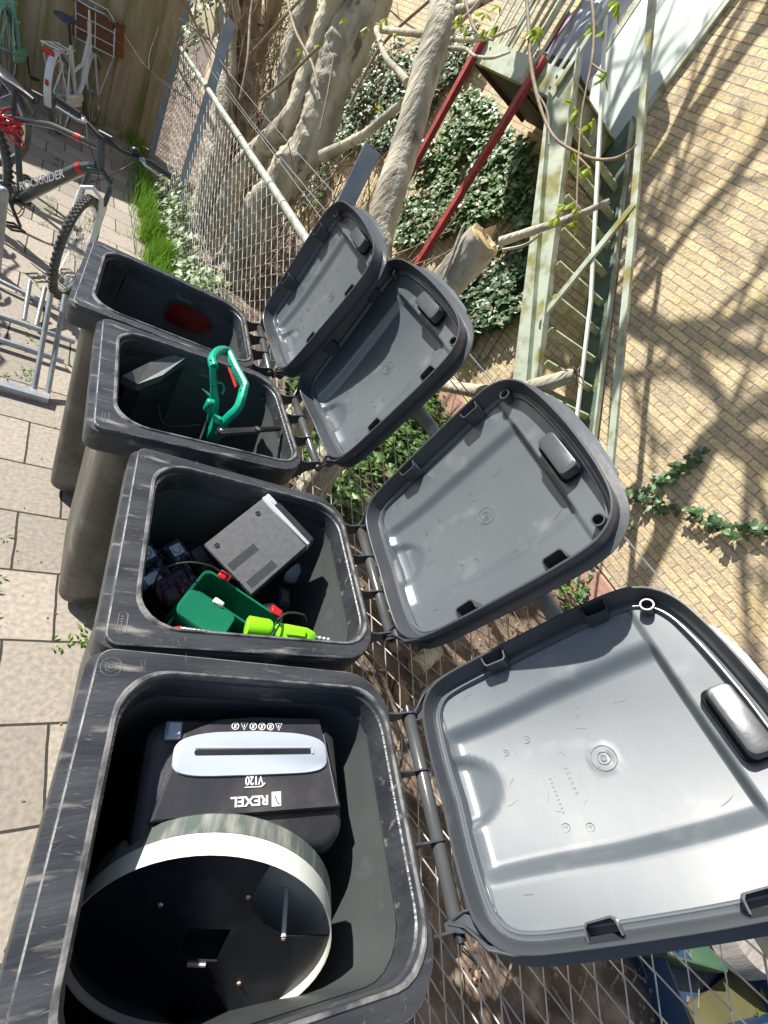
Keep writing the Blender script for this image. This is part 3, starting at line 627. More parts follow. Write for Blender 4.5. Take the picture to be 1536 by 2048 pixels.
# thicket stems caught in the fence
b=MB()
for k in range(170):
    y=rn.uniform(4.4,9.5); p=FP(y,rn.uniform(0,.6),rn.uniform(.6,2.4)); d=Vector((rn.uniform(-.4,.4),rn.uniform(-.5,.5),1)).normalized(); pts=[p.copy()]
    for i in range(8): d=(d+Vector((rn.uniform(-.2,.2),rn.uniform(-.25,.25),rn.uniform(-.1,.1)))).normalized(); p=p+d*rn.uniform(.1,.26); pts.append(p.copy())
    b.tube(pts,[rn.uniform(.003,.009)*(1-.08*i) for i in range(9)],4,cap=False)
tag(b.build('thicket','twig',smooth=60),'tangle of bare brown stems behind the far fence panels','bush',kind='stuff')
# ============================================================ BINS
def rr(x0,x1,yh,r,z,n=7,yoff=0):
    pts=[]; rf,rb=(r if isinstance(r,tuple) else (r,r))
    for cx,cy,a0,r in ((x1-rb,yh-rb,0,rb),(x0+rf,yh-rf,90,rf),(x0+rf,-yh+rf,180,rf),(x1-rb,-yh+rb,270,rb)):
        for k in range(n):
            a=R_(a0+90*k/(n-1)); pts.append(Vector((cx+r*math.cos(a),cy+r*math.sin(a)+yoff,z)))
    return pts
def torus(b,c,R,r,nrm=Vector((0,0,1)),n=24,seg=6,arc=1):
    x=nrm.orthogonal().normalized(); y=nrm.cross(x); m=int(n*arc)
    pts=[Vector(c)+(x*math.cos(2*math.pi*k/n)+y*math.sin(2*math.pi*k/n))*R for k in range(m if arc==1 else m+1)]
    b.tube(pts,r,seg,closed=(arc==1),cap=arc!=1)
def make_bin():
    root=empty('wheelie_bin')
    b=MB(); lv=[(.03,-.245,.205,.19,.05),(.05,-.262,.215,.205,.06),(.12,-.265,.225,.21,.062),(.5,-.268,.262,.232,.065),(.9,-.272,.296,.252,.068),(.955,-.274,.302,.256,.068)]
    rings=[rr(x0,x1,yh,r,z) for z,x0,x1,yh,r in lv]
    inn=[rr(-.262,.3,.252,.068,.955),rr(-.25,.292,.238,.085,.9),rr(-.244,.25,.218,.08,.5),rr(-.236,.205,.19,.07,.08),rr(-.2,.17,.15,.05,.055)]
    b.loft(rings+inn,True,True)
    # front gusset ribs
    b.k=0; body=b.build('body','binbody',root,smooth=50)
    b=MB(); b.loft([rr(-.2505,.2925,.2385,.085,.9),rr(-.2445,.2505,.2185,.08,.5),rr(-.2365,.2055,.1905,.07,.08)][::-1] if 0 else [rr(-.2495,.2915,.2375,.085,.93),rr(-.249,.291,.237,.085,.9),rr(-.243,.249,.217,.08,.5),rr(-.235,.204,.189,.07,.082),rr(-.2,.17,.15,.05,.058)],False,True)
    b.build('inner_wall','binin',root,smooth=50)
    b=MB()
    prof=[(-.300,.300,.276,(.03,.09),.925),(-.317,.317,.29,(.035,.1),.922),(-.318,.318,.291,(.035,.1),.982),(-.3165,.3165,.2895,(.034,.1),.986),(-.3035,.316,.2885,(.03,.1),.9865),(-.3025,.3155,.288,(.026,.1),.9985),(-.300,.313,.2855,(.024,.098),1.0005),(-.262,.3065,.2535,.085,1.0005),(-.2595,.3055,.2515,.086,1.0045),(-.2545,.3025,.2475,.087,1.0045),(-.2525,.2995,.2455,.087,1.0),(-.2515,.2985,.2445,.087,.988),(-.2475,.2955,.2405,.087,.985),(-.246,.2935,.2385,.087,.93)]
    b.loft([rr(*p) for p in prof],False,False); b.m=[1 if (q//28) in (5,7,8,9) else 0 for q in range(len(b.f))]; rim=b.build('rim',['rim','worn'],root,smooth=35)
    b=MB()
    for (cx,cy) in ((-.278,.252),): 
        torus(b,(cx,cy,1.0008),.017,.0006,n=26); torus(b,(cx,cy,1.0008),.009,.0006,n=20); torus(b,(cx,cy,1.0008),.004,.0007,n=14)
        for k in (-1,0,1): b.box((cx+k*.0025,cy,1.001),(.0008,.006,.0008))
    b.build('moulded_emblem','greyink',rim); b=MB()
    b.tube([Vector((-.2775+.008*math.cos(a),-.243+ (.016 if math.sin(a)>0 else -.016)+.008*math.sin(a),1.0008)) for a in [2*math.pi*k/20+.01 for k in range(20)]],.0006,5,closed=True)
    for k in range(6): b.box((-.279,-.259+k*.006,1.001),(.004,.0026,.0008)); 
    b.build('moulded_emblem','greyink',rim)
    b=MB(); rq_=random.Random(4)
    for k in range(150):
        sd=rq_.random()
        if sd<.55: x,y=rq_.uniform(-.3,-.262),rq_.uniform(-.26,.26); a=rq_.gauss(0,.25)
        elif sd<.78: x,y=rq_.uniform(-.25,.25),rq_.choice((-1,1))*rq_.uniform(.256,.283); a=rq_.gauss(1.57,.35)
        else: x,y=rq_.uniform(-.25,.25),rq_.choice((-1,1))*rq_.uniform(.256,.283); a=rq_.gauss(0,.3)
        L_=rq_.uniform(.003,.013); t=Vector((math.cos(a),math.sin(a),0))*L_; p=Vector((x,y,1.0007)); s_=Vector((-t.y,t.x,0)).normalized()*rq_.uniform(.0002,.0006)
        q=[p-t,p+s_,p+t,p-s_]
        b.add(q,[(0,1,2,3)])
    b.build('scuff_marks','scuff',rim,smooth=0)
    # hinge tube and straps
    b=MB(); 
    b.tube([Vector((.392,y,.98)) for y in (-.203,-.2,.2,.203)],[.013,.0155,.0155,.013],18); 
    b.build('hinge_tube','rod',root,smooth=40)
    b=MB()
    for y in (-.212,.212): b=MB(); b.tube([(.392,y+(-.01 if y>0 else .01),.98),(.392,y+(.006 if y>0 else -.006),.98),(.392,y+(.0062 if y>0 else -.0062),.98),(.392,y+(.011 if y>0 else -.011),.98)],[.012,.012,.006,.006],14); b.build('hinge_cap','black',root)
    for y in (-.2,-.062,.072,.2):
        b=MB(); th=.004; top=[(.312,.992),(.33,.985),(.35,.985),(.37,.993),(.39,1.0),(.405,.995),(.411,.98)]; bot=[(.405,.966),(.39,.962),(.36,.94),(.335,.9),(.304,.86)]
        b.prism([Vector((x,y-th/2,z)) for x,z in top+bot],Vector((0,th,0)))
        b.build('hinge_strap','lidedge',root,smooth=0)
    for y in (-.235,.235):
        wb=MB(); wb.tube([(.245,y-.022,.1),(.245,y-.014,.1),(.245,y+.014,.1),(.245,y+.022,.1)],[.09,.1,.1,.09],28); wb.build('wheel','tyre',root)
    b=MB(); b.tube([(.245,-.22,.1),(.245,.22,.1)],.011,10); b.build('axle','galv',root)
    return root
LO=[(.046,0),(.043,.10),(.047,.185),(.058,.222),(.085,.252),(.13,.268),(.22,.279),(.34,.29),(.46,.299),(.56,.302),(.615,.294),(.655,.268),(.680,.225),(.692,.165),(.699,.09),(.702,0)]
def lidoutline(n=120):
    half=catmull([Vector((u,v,0)) for u,v in LO],8)
    full=half+[Vector((p.x,-p.y,0)) for p in half[::-1][1:-1]]
    # resample uniformly
    L_=[0]; m=len(full)
    for i in range(m): L_.append(L_[-1]+(full[(i+1)%m]-full[i]).length)
    out=[]
    for k in range(n):
        t=L_[-1]*k/n; i=max(j for j in range(m) if L_[j]<=t); f=(t-L_[i])/max(L_[i+1]-L_[i],1e-9); out.append(full[i].lerp(full[(i+1)%m],f))
    return out
def sm(a,b_,x):
    t=max(0,min(1,(x-a)/(b_-a))); return t*t*(3-2*t)
def make_lid():
    root=empty('lid')
    O=lidoutline(); n=len(O); cen=Vector((.37,0,0))
    nrm=[]
    for i in range(n):
        t=(O[(i+1)%n]-O[i-1]).normalized(); nrm.append(Vector((-t.y,t.x,0)))
    if (cen-O[0]).dot(nrm[0])<0: nrm=[-k for k in nrm]
    def ins(d,wz,cap=None): return [O[i]+nrm[i]*d+Vector((0,0,wz(O[i]) if callable(wz) else wz)) for i in range(n)]
    dep=lambda p:-.046-.004*math.sin(math.pi*min(1,max(0,p.x/.7)))
    # outer skirt + inner skirt
    b=MB(); b.loft([ins(-.004,-.05),ins(-.006,-.002),ins(-.005,0),ins(-.0012,.0005),ins(.0005,-.001),ins(.006,-.030),ins(.013,lambda p:dep(p)-.001)],False,False)
    b.loft([ins(-.004,-.049),ins(-.022,-.052),ins(-.0215,-.058),ins(.004,-.057)],False,False)
    b.build('skirt','lidedge',root,smooth=35)
    # pan floor
    def edgef(u): return .152+.03*sm(.1,.62,u)-.03*abs(u-.33)
    def w(u,v):
        z=-.05-.04*max(0,1-((u-.42)/.4)**2)*(1-(v/.33)**2)
        edge=edgef(u)
        z-= .018*(1-sm(edge-.018,edge+.018,abs(v)))*sm(.045,.1,u)*(1-sm(.585,.60,u))
        # step at the far end
        z+= .006*sm(.585,.60,u)
        # half cup near the hinge
        c=((u-.045)/.12)**2+((v-.02)/.08)**2
        z-=.022*(1-sm(.55,1.0,c))*(1-.9*sm(.04,.165,u))
        # round moulding gate mark
        d=math.hypot(u-.385,v+.0); z+=.0012*math.exp(-((d-.022)/.004)**2)+.002*math.exp(-(d/.007)**2)
        return z
    b=MB(); rings=[ins(.012,lambda p:dep(p)-.0005)]
    rings.append([Vector((q.x,q.y,dep(q))) for q in ins(.019,0)])
    rings.append([Vector((q.x,q.y,dep(q)+.003)) for q in ins(.0215,0)]); rings.append([Vector((q.x,q.y,dep(q)+.003)) for q in ins(.0245,0)])
    base=ins(.027,0); rings.append([Vector((q.x,q.y,w(q.x,q.y)+.002)) for q in base])
    b.loft(rings,False,False)
    ub=[q.x for q in base]; u0,u1=min(ub),max(ub)
    def hwid(u):
        best=0
        for i in range(n):
            p,q=base[i],base[(i+1)%n]
            if (p.x-u)*(q.x-u)<=0 and abs(p.x-q.x)>1e-9: best=max(best,p.y+(q.y-p.y)*(u-p.x)/(q.x-p.x))
        return best
    us=[u0+(u1-u0)*(1-math.cos(math.pi*k/36))/2 for k in range(37)]; us+= [u0+(u1-u0)*k/60 for k in range(1,60)]+[.585+.0025*k for k in range(7)]; us=sorted(set(round(u,5) for u in us))
    us=[u for u in us if u0+.0004<u<u1-.0004]; us=[u0+.0003]+us+[u1-.0003]
    rows=[]
    for u in us:
        h=max(hwid(u),.002); e=edgef(u); vv=[]
        segs=[(h,e+.018,8),(e+.018,e-.018,7),(e-.018,-e+.018,30),(-e+.018,-e-.018,7),(-e-.018,-h,8)]
        for a_,b2,k_ in segs:
            for k in range(k_): vv.append(a_+(b2-a_)*k/k_)
        vv.append(-h); rows.append([Vector((u,max(-h,min(h,v)),w(u,max(-h,min(h,v))))) for v in vv])
    nc=len(rows[0]); vs=[p for r in rows for p in r]; fs=[]
    for i in range(len(rows)-1):
        for j in range(nc-1): k=i*nc+j; fs.append((k,k+1,k+nc+1,k+nc))
    b.add(vs,fs)
    # outer shell
    pan=b.build('pan','lid',root,smooth=50)
    b=MB(); vs=[p+Vector((0,0,-.007)) for r in rows for p in r]; b.add(vs,fs); b.loft([ins(.004,-.0572),[Vector((q.x,q.y,w(q.x,q.y)-.007)) for q in base]],False,False); b.build('outer_shell','lidedge',root,smooth=50)
    # hinge wings
    for sg in (-1,1):
        b=MB(); pl=[(-.012,.199),(.0,.196),(.03,.19),(.05,.2),(.062,.224),(.088,.252),(.128,.268),(.1,.272),(.06,.258),(.025,.222),(-.012,.212)]
        pts=[Vector((u,sg*v,0)) for u,v in pl]; 
        b.loft([[p+Vector((0,0,-.05 if p.x>.04 else -.012)) for p in pts],[p+Vector((0,0,-.044 if p.x>.04 else -.006)) for p in pts]])
        b.tube([Vector((u,sg*v,-.003-(.01 if u<.03 else 0))) for u,v in ((-.004,.205),(.025,.216),(.06,.252),(.1,.267),(.13,.271))],.0025,5)
        b.tube([Vector((u,sg*v,-.008)) for u,v in ((-.004,.2),(.03,.19),(.048,.192))],.0025,5)
        b.loft([[Vector((u,sg*v,-.045)) for u,v in ((-.004,.203),(.025,.214),(.06,.25),(.1,.265),(.13,.269),(.128,.266),(.1,.261),(.062,.246),(.027,.21),(-.004,.199))],[Vector((u,sg*v,-.003)) for u,v in ((-.004,.203),(.025,.214),(.06,.25),(.1,.265),(.13,.269),(.128,.266),(.1,.261),(.062,.246),(.027,.21),(-.004,.199))]])
        b.build('hinge_wing','lidedge',root,smooth=0)
    # clips along the sides
    for u,sg in ((.255,1),(.52,1),(.258,-1),(.505,-1)):
        v=.268 if u<.4 else .286; v=(.2815 if u<.4 else .298)
        b=MB(); h0=-.004; dpt=.030
        path=[(u-.03,v-.004),(u-.0275,v-dpt+.006),(u-.022,v-dpt),(u+.022,v-dpt),(u+.0275,v-dpt+.006),(u+.03,v-.002)]
        def off(k): 
            c=Vector((u,v,0)); return [c+(Vector((a,b_,0))-c)*k for a,b_ in path]
        O1=off(1.0);I1=off(.9)
        flip=lambda P,z:[Vector((p.x,sg*p.y,z)) for p in P]
        b.loft([flip(O1,-.056)+flip(I1[::-1],-.056),flip(O1,h0-.004)+flip(I1[::-1],h0-.004),flip(O1,h0)+flip(I1[::-1],h0)])
        b.build('clip_pocket','lidedge',root,smooth=30)
        b=MB(); b.prism(flip(off(.9),-.0478),Vector((0,0,.001))); b.build('pocket_recess','black',root,smooth=0)
    for sg in (-1,1):
        b=MB(); c=Vector((.628,sg*.252,0)); N_=Vector((0,0,1)); 
        ro=[c+Vector((.0155*math.cos(a),.0155*math.sin(a),0)) for a in [2*math.pi*k/20 for k in range(20)]]
        ri=[c+(p-c)*.78 for p in ro]; dz=lambda P,z:[p+Vector((0,0,z)) for p in P]
        b.loft([dz(ro,-.05),dz(ro,-.022),dz(ri,-.022),dz(ri,-.046)],False,False); b.build('ring_socket','lidedge',root,smooth=30)
        b=MB(); b.prism(dz(ri,-.0465),Vector((0,0,.001))); b.build('socket_hole','black',root,smooth=0)
    # grip block
    b=MB(); b.loft([[Vector((p.x,p.y,p.z)) for p in [Vector((q.x+.643,q.y-.03,z)) for q in rr(-.024*k,.024*k,.068*k,.014,0,6)]] for z,k in ((-.06,1.05),(-.031,1.0),(-.027,.97),(-.026,.9))]); b.build('grip_block','lidedge',root,smooth=35)
    b=MB(); b.loft([[Vector((q.x+.638,q.y-.03,z)) for q in rr(-.028,.026,.073,.016,0,6)] for z in (-.062,-.0535)]); b.build('grip_shadow','matte',root,smooth=0)  # near-black slab painting the shadow beneath the grip block
    # outside carrying lip
    b=MB(); b.loft([[Vector((u,v,z)) for u,v in ((.69,-.2),(.722,-.16),(.735,-.05),(.735,.08),(.722,.16),(.69,.2))] for z in (-.062,-.056)]); b.build('outer_lip','lid',root,smooth=0)
    # moulding marks
    def onfl(u,v): return Vector((u,v,w(u,v)+.0006))
    for (u,v,r) in ((.385,0,.026),(.385,0,.013),(.385,0,.006),(.245,.088,.008),(.19,.075,.007),(.30,-.112,.008),(.255,-.1,.008)):
        b=MB(); torus(b,onfl(u,v),r,.0006,n=22,seg=5)
        if r<.009:
            for a in (0,1.0,2.1): b.box(onfl(u+.002*math.cos(a),v+.002*math.sin(a)),(.001,.006,.0008),Matrix.Rotation(a,3,'Z'))
        b.build('moulded_mark','greyink',pan,smooth=0)
    b=MB()
    for k in range(9): b.box(onfl(.262,-.005-k*.0085),(.0045,.0032,.0008),Matrix.Rotation(.3*(k%3),3,'Z'))
    b.build('moulded_mark','greyink',pan,smooth=0); b=MB()
    for k in range(6): b.box(onfl(.302,.006-k*.0105),(.006,.0035,.0008),Matrix.Rotation(.5*(k%2),3,'Z'))
    b.build('moulded_mark','greyink',pan,smooth=0)
    b=MB(); rq_=random.Random(8)
    for k in range(26):
        u=rq_.uniform(.1,.64); v=rq_.uniform(-.24,.24); a=rq_.uniform(0,3.14) if k%3 else rq_.gauss(.3,.2); L_=rq_.uniform(.006,.035); cu=rq_.uniform(-8,8); wd_=rq_.uniform(.0002,.0005); pts=[]
        for i in range(6):
            t=(i/5-.5)*L_; uu=u+t*math.cos(a)-cu*t*t*math.sin(a); vv=v+t*math.sin(a)+cu*t*t*math.cos(a); pts.append(onfl(uu,vv))
        b.tube(pts,[.0001,wd_,wd_,wd_,wd_,.0001],4)
    b.build('scuff_marks','scuff',pan,smooth=0)
    return root
BN=[(0,0,-4.63,58.4,.0,'nearest black wheelie bin with a paper shredder and a white drum inside','nearest raised grey bin lid, the largest, with the sun glare on its inside'),
    (.0362,.5987,-1.48,79.5,.0,'second black wheelie bin filled with a grey box, green tool case and lime device','second raised grey bin lid, above the bin with the grey box'),
    (-.0878,1.2373,4.5,80.8,.0,'third black wheelie bin holding the green trimmer handle and the grey wedge','third raised grey bin lid, beside the bin with the green trimmer'),
    (-.2029,1.8104,1.06,79.7,.0,'furthest black wheelie bin, empty with a dark red glimmer inside','furthest raised grey bin lid, in front of the slender tree trunk')]
proto=make_bin(); lidp=make_lid(); lidp.name='bin_lid'
LIDADJ=[(59.8,.003,3.0,1.008,-.015,-4.4,.95),(77.3,-.001,.15,1.0,-.02,-.43,.998),(78.7,.018,1.82,.986,.008,1.48,1.02),(80.6,-.004,-.51,.953,0,3.26,1.0)]
lids=[]
bins=[]
for i,(x,y,yaw,phi,_,lab,llab) in enumerate(BN):
    r=proto if i==0 else copy_tree(proto)
    r.location=(x,y,0); r.rotation_euler=(0,0,R_(yaw)); tag(r,lab,'bin','black wheelie bins in a row')
    bins.append(r)
bpy.context.view_layer.update()
# each lid is a part of its bin: hinge frame
kids=[c for c in bpy.data.objects if c.parent==lidp]
def lidmat(i):
    x,y,yaw,phi=BN[i][:4]; t=R_(yaw); f=R_(phi); X=Vector((math.cos(t),math.sin(t),0)); Y=Vector((-math.sin(t),math.cos(t),0)); U=X*math.cos(f)+Vector((0,0,1))*math.sin(f); N=-X*math.sin(f)+Vector((0,0,1))*math.cos(f)
    ph_,dy,tw,sc,dx,dyw,ws=LIDADJ[i]; H=Vector((x,y,.98))+X*(.392+dx)+Y*dy
    t=R_(yaw+dyw); f=R_(ph_); X=Vector((math.cos(t),math.sin(t),0)); Y=Vector((-math.sin(t),math.cos(t),0)); U=X*math.cos(f)+Vector((0,0,1))*math.sin(f); N=-X*math.sin(f)+Vector((0,0,1))*math.cos(f)
    m=Matrix(((U.x*sc,Y.x*ws,N.x,H.x),(U.y*sc,Y.y*ws,N.y,H.y),(U.z*sc,Y.z*ws,N.z,H.z),(0,0,0,1)))
    return m@Matrix.Rotation(R_(tw),4,'Z')
panm=None
for c in kids:
    if c.name.startswith('pan'): pano=c
for i in range(4):
    # the pan mesh becomes 'lid' (the part); the other pieces are its sub-parts
    L=pano if i==0 else pano.copy()
    if i: COL.objects.link(L)
    L.parent=bins[i]; L.name='lid'; L.matrix_parent_inverse=Matrix(); L.matrix_local=bins[i].matrix_world.inverted()@lidmat(i); tag(L,BN[i][6])
    for c in list(kids):
        if c==pano: continue
        k=c if i==0 else c.copy()
        if i: COL.objects.link(k)
        k.parent=L; k.matrix_parent_inverse=Matrix(); k.matrix_local=Matrix()
marks=[c for c in bpy.data.objects if c.name.startswith('moulded_mark') or (c.name.startswith('scuff_marks') and c.parent==pano)]
for i in range(4):
    L=pano if i==0 else [c for c in bpy.data.objects if c.parent==bins[i] and c.name.startswith('lid')][0]
    for mk in marks:
        k=mk if i==0 else mk.copy()
        if i: COL.objects.link(k)
        k.parent=L; k.matrix_parent_inverse=Matrix(); k.matrix_local=Matrix()
bpy.data.objects.remove(lidp)
# ============================================================ BIN CONTENTS
def frame(o,X,Y):
    X=Vector(X).normalized(); Z=X.cross(Vector(Y)).normalized(); Y=Z.cross(X); return Matrix(((X.x,Y.x,Z.x,o[0]),(X.y,Y.y,Z.y,o[1]),(X.z,Y.z,Z.z,o[2]),(0,0,0,1)))
# shredder, top face at z~.8
A=onz((290,1430),.905);B=onz((655,1440),.915);Cc=onz((300,1645),.90)
F=frame((A+B)/2+(Cc-A)/2,(B-A),(A-Cc)); SH=emptym('paper_shredder',F); tag(SH,'black paper shredder with a pale blue slot plate, upside down in the nearest bin','paper shredder')
wd=(B-A).length; hd=(A-Cc).length
b=MB()
def rq(hx,hy_,z,r,top=0): return [Vector((p.x,p.y+top,z)) for p in rr(-hx,hx,hy_,r,0,6)]
b.loft([rq(wd/2*.86,hd/2+.01,-.36,.02,-.03),rq(wd/2*.98,hd/2+.03,-.1,.04,-.03),rq(wd/2+.008,hd/2+.036,-.05,.045,-.032),rq(wd/2+.004,hd/2+.03,-.022,.045,-.03),rq(wd/2-.012,hd/2+.018,-.010,.04,-.028)]); b.build('housing','shred',SH)
b=MB(); tz=[(-wd*.36,hd*.30),(-wd*.2,hd*.46),(0,hd*.5),(wd*.4,hd*.5),(wd*.485,-hd*.5),(-wd*.46,-hd*.5)]
b.loft([[Vector((x,y,-.014)) for x,y in tz],[Vector((x*.99,y*.985,.004)) for x,y in tz],[Vector((x*.965,y*.96,.008)) for x,y in tz]]); hood=b.build('top_panel','shred',SH,smooth=20)
b=MB(); b.prism([Vector((wd*.455,-hd*.46,.0075)),Vector((wd*.478,-hd*.47,-.002)),Vector((wd*.41,hd*.3,-.0)),Vector((wd*.405,hd*.3,.0085))],Vector((0,0,.0022))); b.build('silver_edge','silver',hood)
pw=wd*.405; ph=hd*.165; pc=Vector((-.005+wd*.02,hd*.06,0))
op=[];
for t in range(40):
    a=2*math.pi*t/40; cx=abs(math.cos(a))**.35*math.copysign(1,math.cos(a)); sy=abs(math.sin(a))**.5*math.copysign(1,math.sin(a)); y=sy*ph*1.2
    if y>0: y*=1.0+.32*(1-cx*cx)
    op.append(Vector((cx*pw,y,0)))
b=MB(); b.loft([[p+pc+Vector((0,0,.004)) for p in op],[p+pc+Vector((0,0,.0115)) for p in op],[p*.985+pc+Vector((0,0,.013)) for p in op]]); pt=b.build('slot_plate','bluegrey',SH)
b=MB(); b.loft([[Vector((p.x,p.y,z))+pc+Vector((0,.006,0)) for p in rr(-pw*.77,pw*.77,.0055,.005,0,5)] for z in (.0125,.0134)]); b.build('paper_slot','black',pt)
b=MB(); b.box(pc+Vector((0,.014,.0138)),(pw*1.54,.0022,.0016)); b.box(pc+Vector((pw*.78,.006,.0142)),(.006,.01,.002)); b.build('slot_lip','silver',pt)
b=MB(); b.box((-wd*.405,hd*.34,-.004),(.03,.032,.012),bev=.002); b.box((-wd*.405,hd*.345,.004),(.024,.024,.008),bev=.002); b.build('power_button','bluegrey',SH)
b=MB(); zt=.0095; y0=hd*.375
for k in range(6):
    c=Vector((-.042+k*.019,y0,zt)); 
    if k in(1,5): 
        tri=[c+Vector((-.0075,.0065,0)),c+Vector((.0075,.0065,0)),c+Vector((0,-.0075,0))]; b.tube(tri,.0007,4,closed=True); b.box(c+Vector((0,.001,0)),(.0016,.006,.0008))
    else:
        torus(b,c,.007,.0007,n=18,seg=4); b.box(c,(.013,.0012,.0009),Matrix.Rotation(.8,3,'Z')); b.box(c,(.003,.008,.0008),Matrix.Rotation(.2,3,'Z'))
b.build('warning_symbols','ink',hood,smooth=0)
Rz=Matrix.Rotation(math.pi,4,'Z')
text('V120',.021,'model_lettering','ink',hood,Matrix.Translation((wd*.0,-hd*.185,.0095))@Rz,bold=.0004,xs=.82)
b=MB(); b.tube([Vector((wd*.055-t*.0045,-hd*.185-.0118+.004*(t/12-1)**2*0+(.006 if t==0 else .002 if t==1 else 0),.0092)) for t in range(10)],[.0012]*3+[.0008]*7,4); b.build('swoosh','ink',hood)
text('REXEL',.023,'maker_lettering','ink',hood,Matrix.Translation((-wd*.02,-hd*.375,.0095))@Rz,bold=.0006,xs=1.15)
b=MB(); b.box((wd*.115,-hd*.375,.0092),(.019,.025,.0008)); lg=b.build('logo_square','ink',hood); b=MB(); b.tube([Vector((wd*.115+.006-.0015*t,-hd*.375-.009+.0004*t*t,.0098)) for t in range(7)],.0009,4); b.build('logo_swirl','navy',lg)
# white drum
cN=Vector((math.sin(1.18)*math.cos(-1.98),math.sin(1.18)*math.sin(-1.98),math.cos(1.18)))
c0=Vector((-.034,-.137,.79)); Rd=.223
DX=cN.cross(Vector((0,0,1))).normalized()
F=frame(c0,DX,cN.cross(DX)); DR=emptym('round_drum',F); tag(DR,'round white drum with a black disc face lying tilted in the nearest bin','drum')
sgz=1 if (F.to_3x3()@Vector((0,0,1))).dot(cN)>0 else -1
def ringz(R,z,n=64): return [Vector((R*math.cos(2*math.pi*k/n),R*math.sin(2*math.pi*k/n),z*sgz)) for k in range(n)]
b=MB(); b.loft([ringz(Rd-.0025,-.04),ringz(Rd-.0025,.0),ringz(Rd,.0015),ringz(Rd,-.036)],False,False); b.build('white_band','drumw',DR)
b=MB(); b.loft([ringz(Rd-.003,-.036),ringz(Rd+.0008,-.0365),ringz(Rd+.0002,-.07),ringz(Rd-.012,-.082),ringz(Rd-.05,-.1)],False,True); b.build('stained_back_band','drumg',DR)
# disc with square hole and round cut-out
b=MB(); n=72
# direction of right side in photo
def dl(px):
    P=onpl(px,c0,cN); q=F.inverted()@P; return Vector((q.x,q.y,0))
hole=[dl(p) for p in ((372,1874),(460,1875),(430,1940),(350,1936))]
cut=[dl(p) for p in ((545,1735),(512,1790),(500,1815),(505,1840),(525,1862),(565,1888),(682,1887))]
zd=-.012*sgz
import bmesh
def discmesh():
    bm=bmesh.new(); Rn=Rd-.003
    pts=[Vector((Rn*math.cos(2*math.pi*k/n),Rn*math.sin(2*math.pi*k/n),0)) for k in range(n)]
    a0=math.atan2(cut[0].y,cut[0].x); a1=math.atan2(cut[-1].y,cut[-1].x)
    # choose the shorter arc between a0 and a1 to remove
    d=(a1-a0+math.pi)%(2*math.pi)-math.pi
    keep=[]
    for p in pts:
        a=math.atan2(p.y,p.x); e=(a-a0+math.pi)%(2*math.pi)-math.pi
        inside=(0<e<d) if d>0 else (d<e<0)
        keep.append(not inside)
    s_=[i for i in range(n) if keep[i] and not keep[i-1]][0]
    arc=[pts[(s_+k)%n] for k in range(n) if keep[(s_+k)%n]]
    e0=Vector((Rn*math.cos(a0),Rn*math.sin(a0),0)); e1=Vector((Rn*math.cos(a1),Rn*math.sin(a1),0))
    c=[e0]+cut[1:-1]+[e1]
    if (arc[-1]-c[0]).length>(arc[-1]-c[-1]).length: c=c[::-1]
    loop=arc+c
    for L_ in (loop,hole):
        vs=[bm.verts.new(p) for p in L_]; [bm.edges.new((vs[i],vs[(i+1)%len(vs)])) for i in range(len(vs))]
    bmesh.ops.triangle_fill(bm,use_beauty=True,use_dissolve=False,edges=bm.edges[:])
    r=bmesh.ops.extrude_face_region(bm,geom=bm.faces[:]); vv=[g for g in r['geom'] if isinstance(g,bmesh.types.BMVert)]
    bmesh.ops.translate(bm,verts=vv,vec=(0,0,-.003*sgz)); bmesh.ops.recalc_face_normals(bm,faces=bm.faces[:])
    me=bpy.data.meshes.new('black_disc'); bm.to_mesh(me); bm.free(); me.materials.append(M['drumk']); o=bpy.data.objects.new('black_disc',me); COL.objects.link(o); o.parent=DR; o.location=(0,0,zd); return o
dk=discmesh()
b=MB(); b.loft([ringz(Rd-.004,-.02),ringz(Rd-.006,-.066),ringz(Rd-.03,-.085),ringz(.02,-.085)],False,True); b.build('inner_shell','drumw',DR)
hc=sum(hole,Vector())/4
b=MB(); b.loft([[p+Vector((0,0,-.018*sgz)) for p in hole],[hc+(p-hc)*1.02+Vector((0,0,-.05*sgz)) for p in hole]],False,True); b.build('socket_box','black',DR,smooth=0)
b=MB(); b.tube([dl((566,1888))+Vector((0,0,-.01*sgz)),dl((566,1888))+(dl((566,1840))-dl((566,1888)))*.2+Vector((0,0,-.082*sgz))],.0045,8); b.build('inner_pin','drumw',DR)
for px in ((316,1825),(494,1809),(566,1892),(476,1982)):
    b=MB(); b.tube([dl(px)+Vector((0,0,(-.0115)*sgz)),dl(px)+Vector((0,0,(-.009)*sgz))],[.0045,.003],10); b.build('screw','pinkscrew',DR)
b=MB(); a_,b_=dl((371,1944)),dl((408,1945)); b.tube([a_+Vector((0,0,-.0105*sgz)),b_+Vector((0,0,-.0105*sgz))],.0025,4); b.build('label_strip','silver',DR)
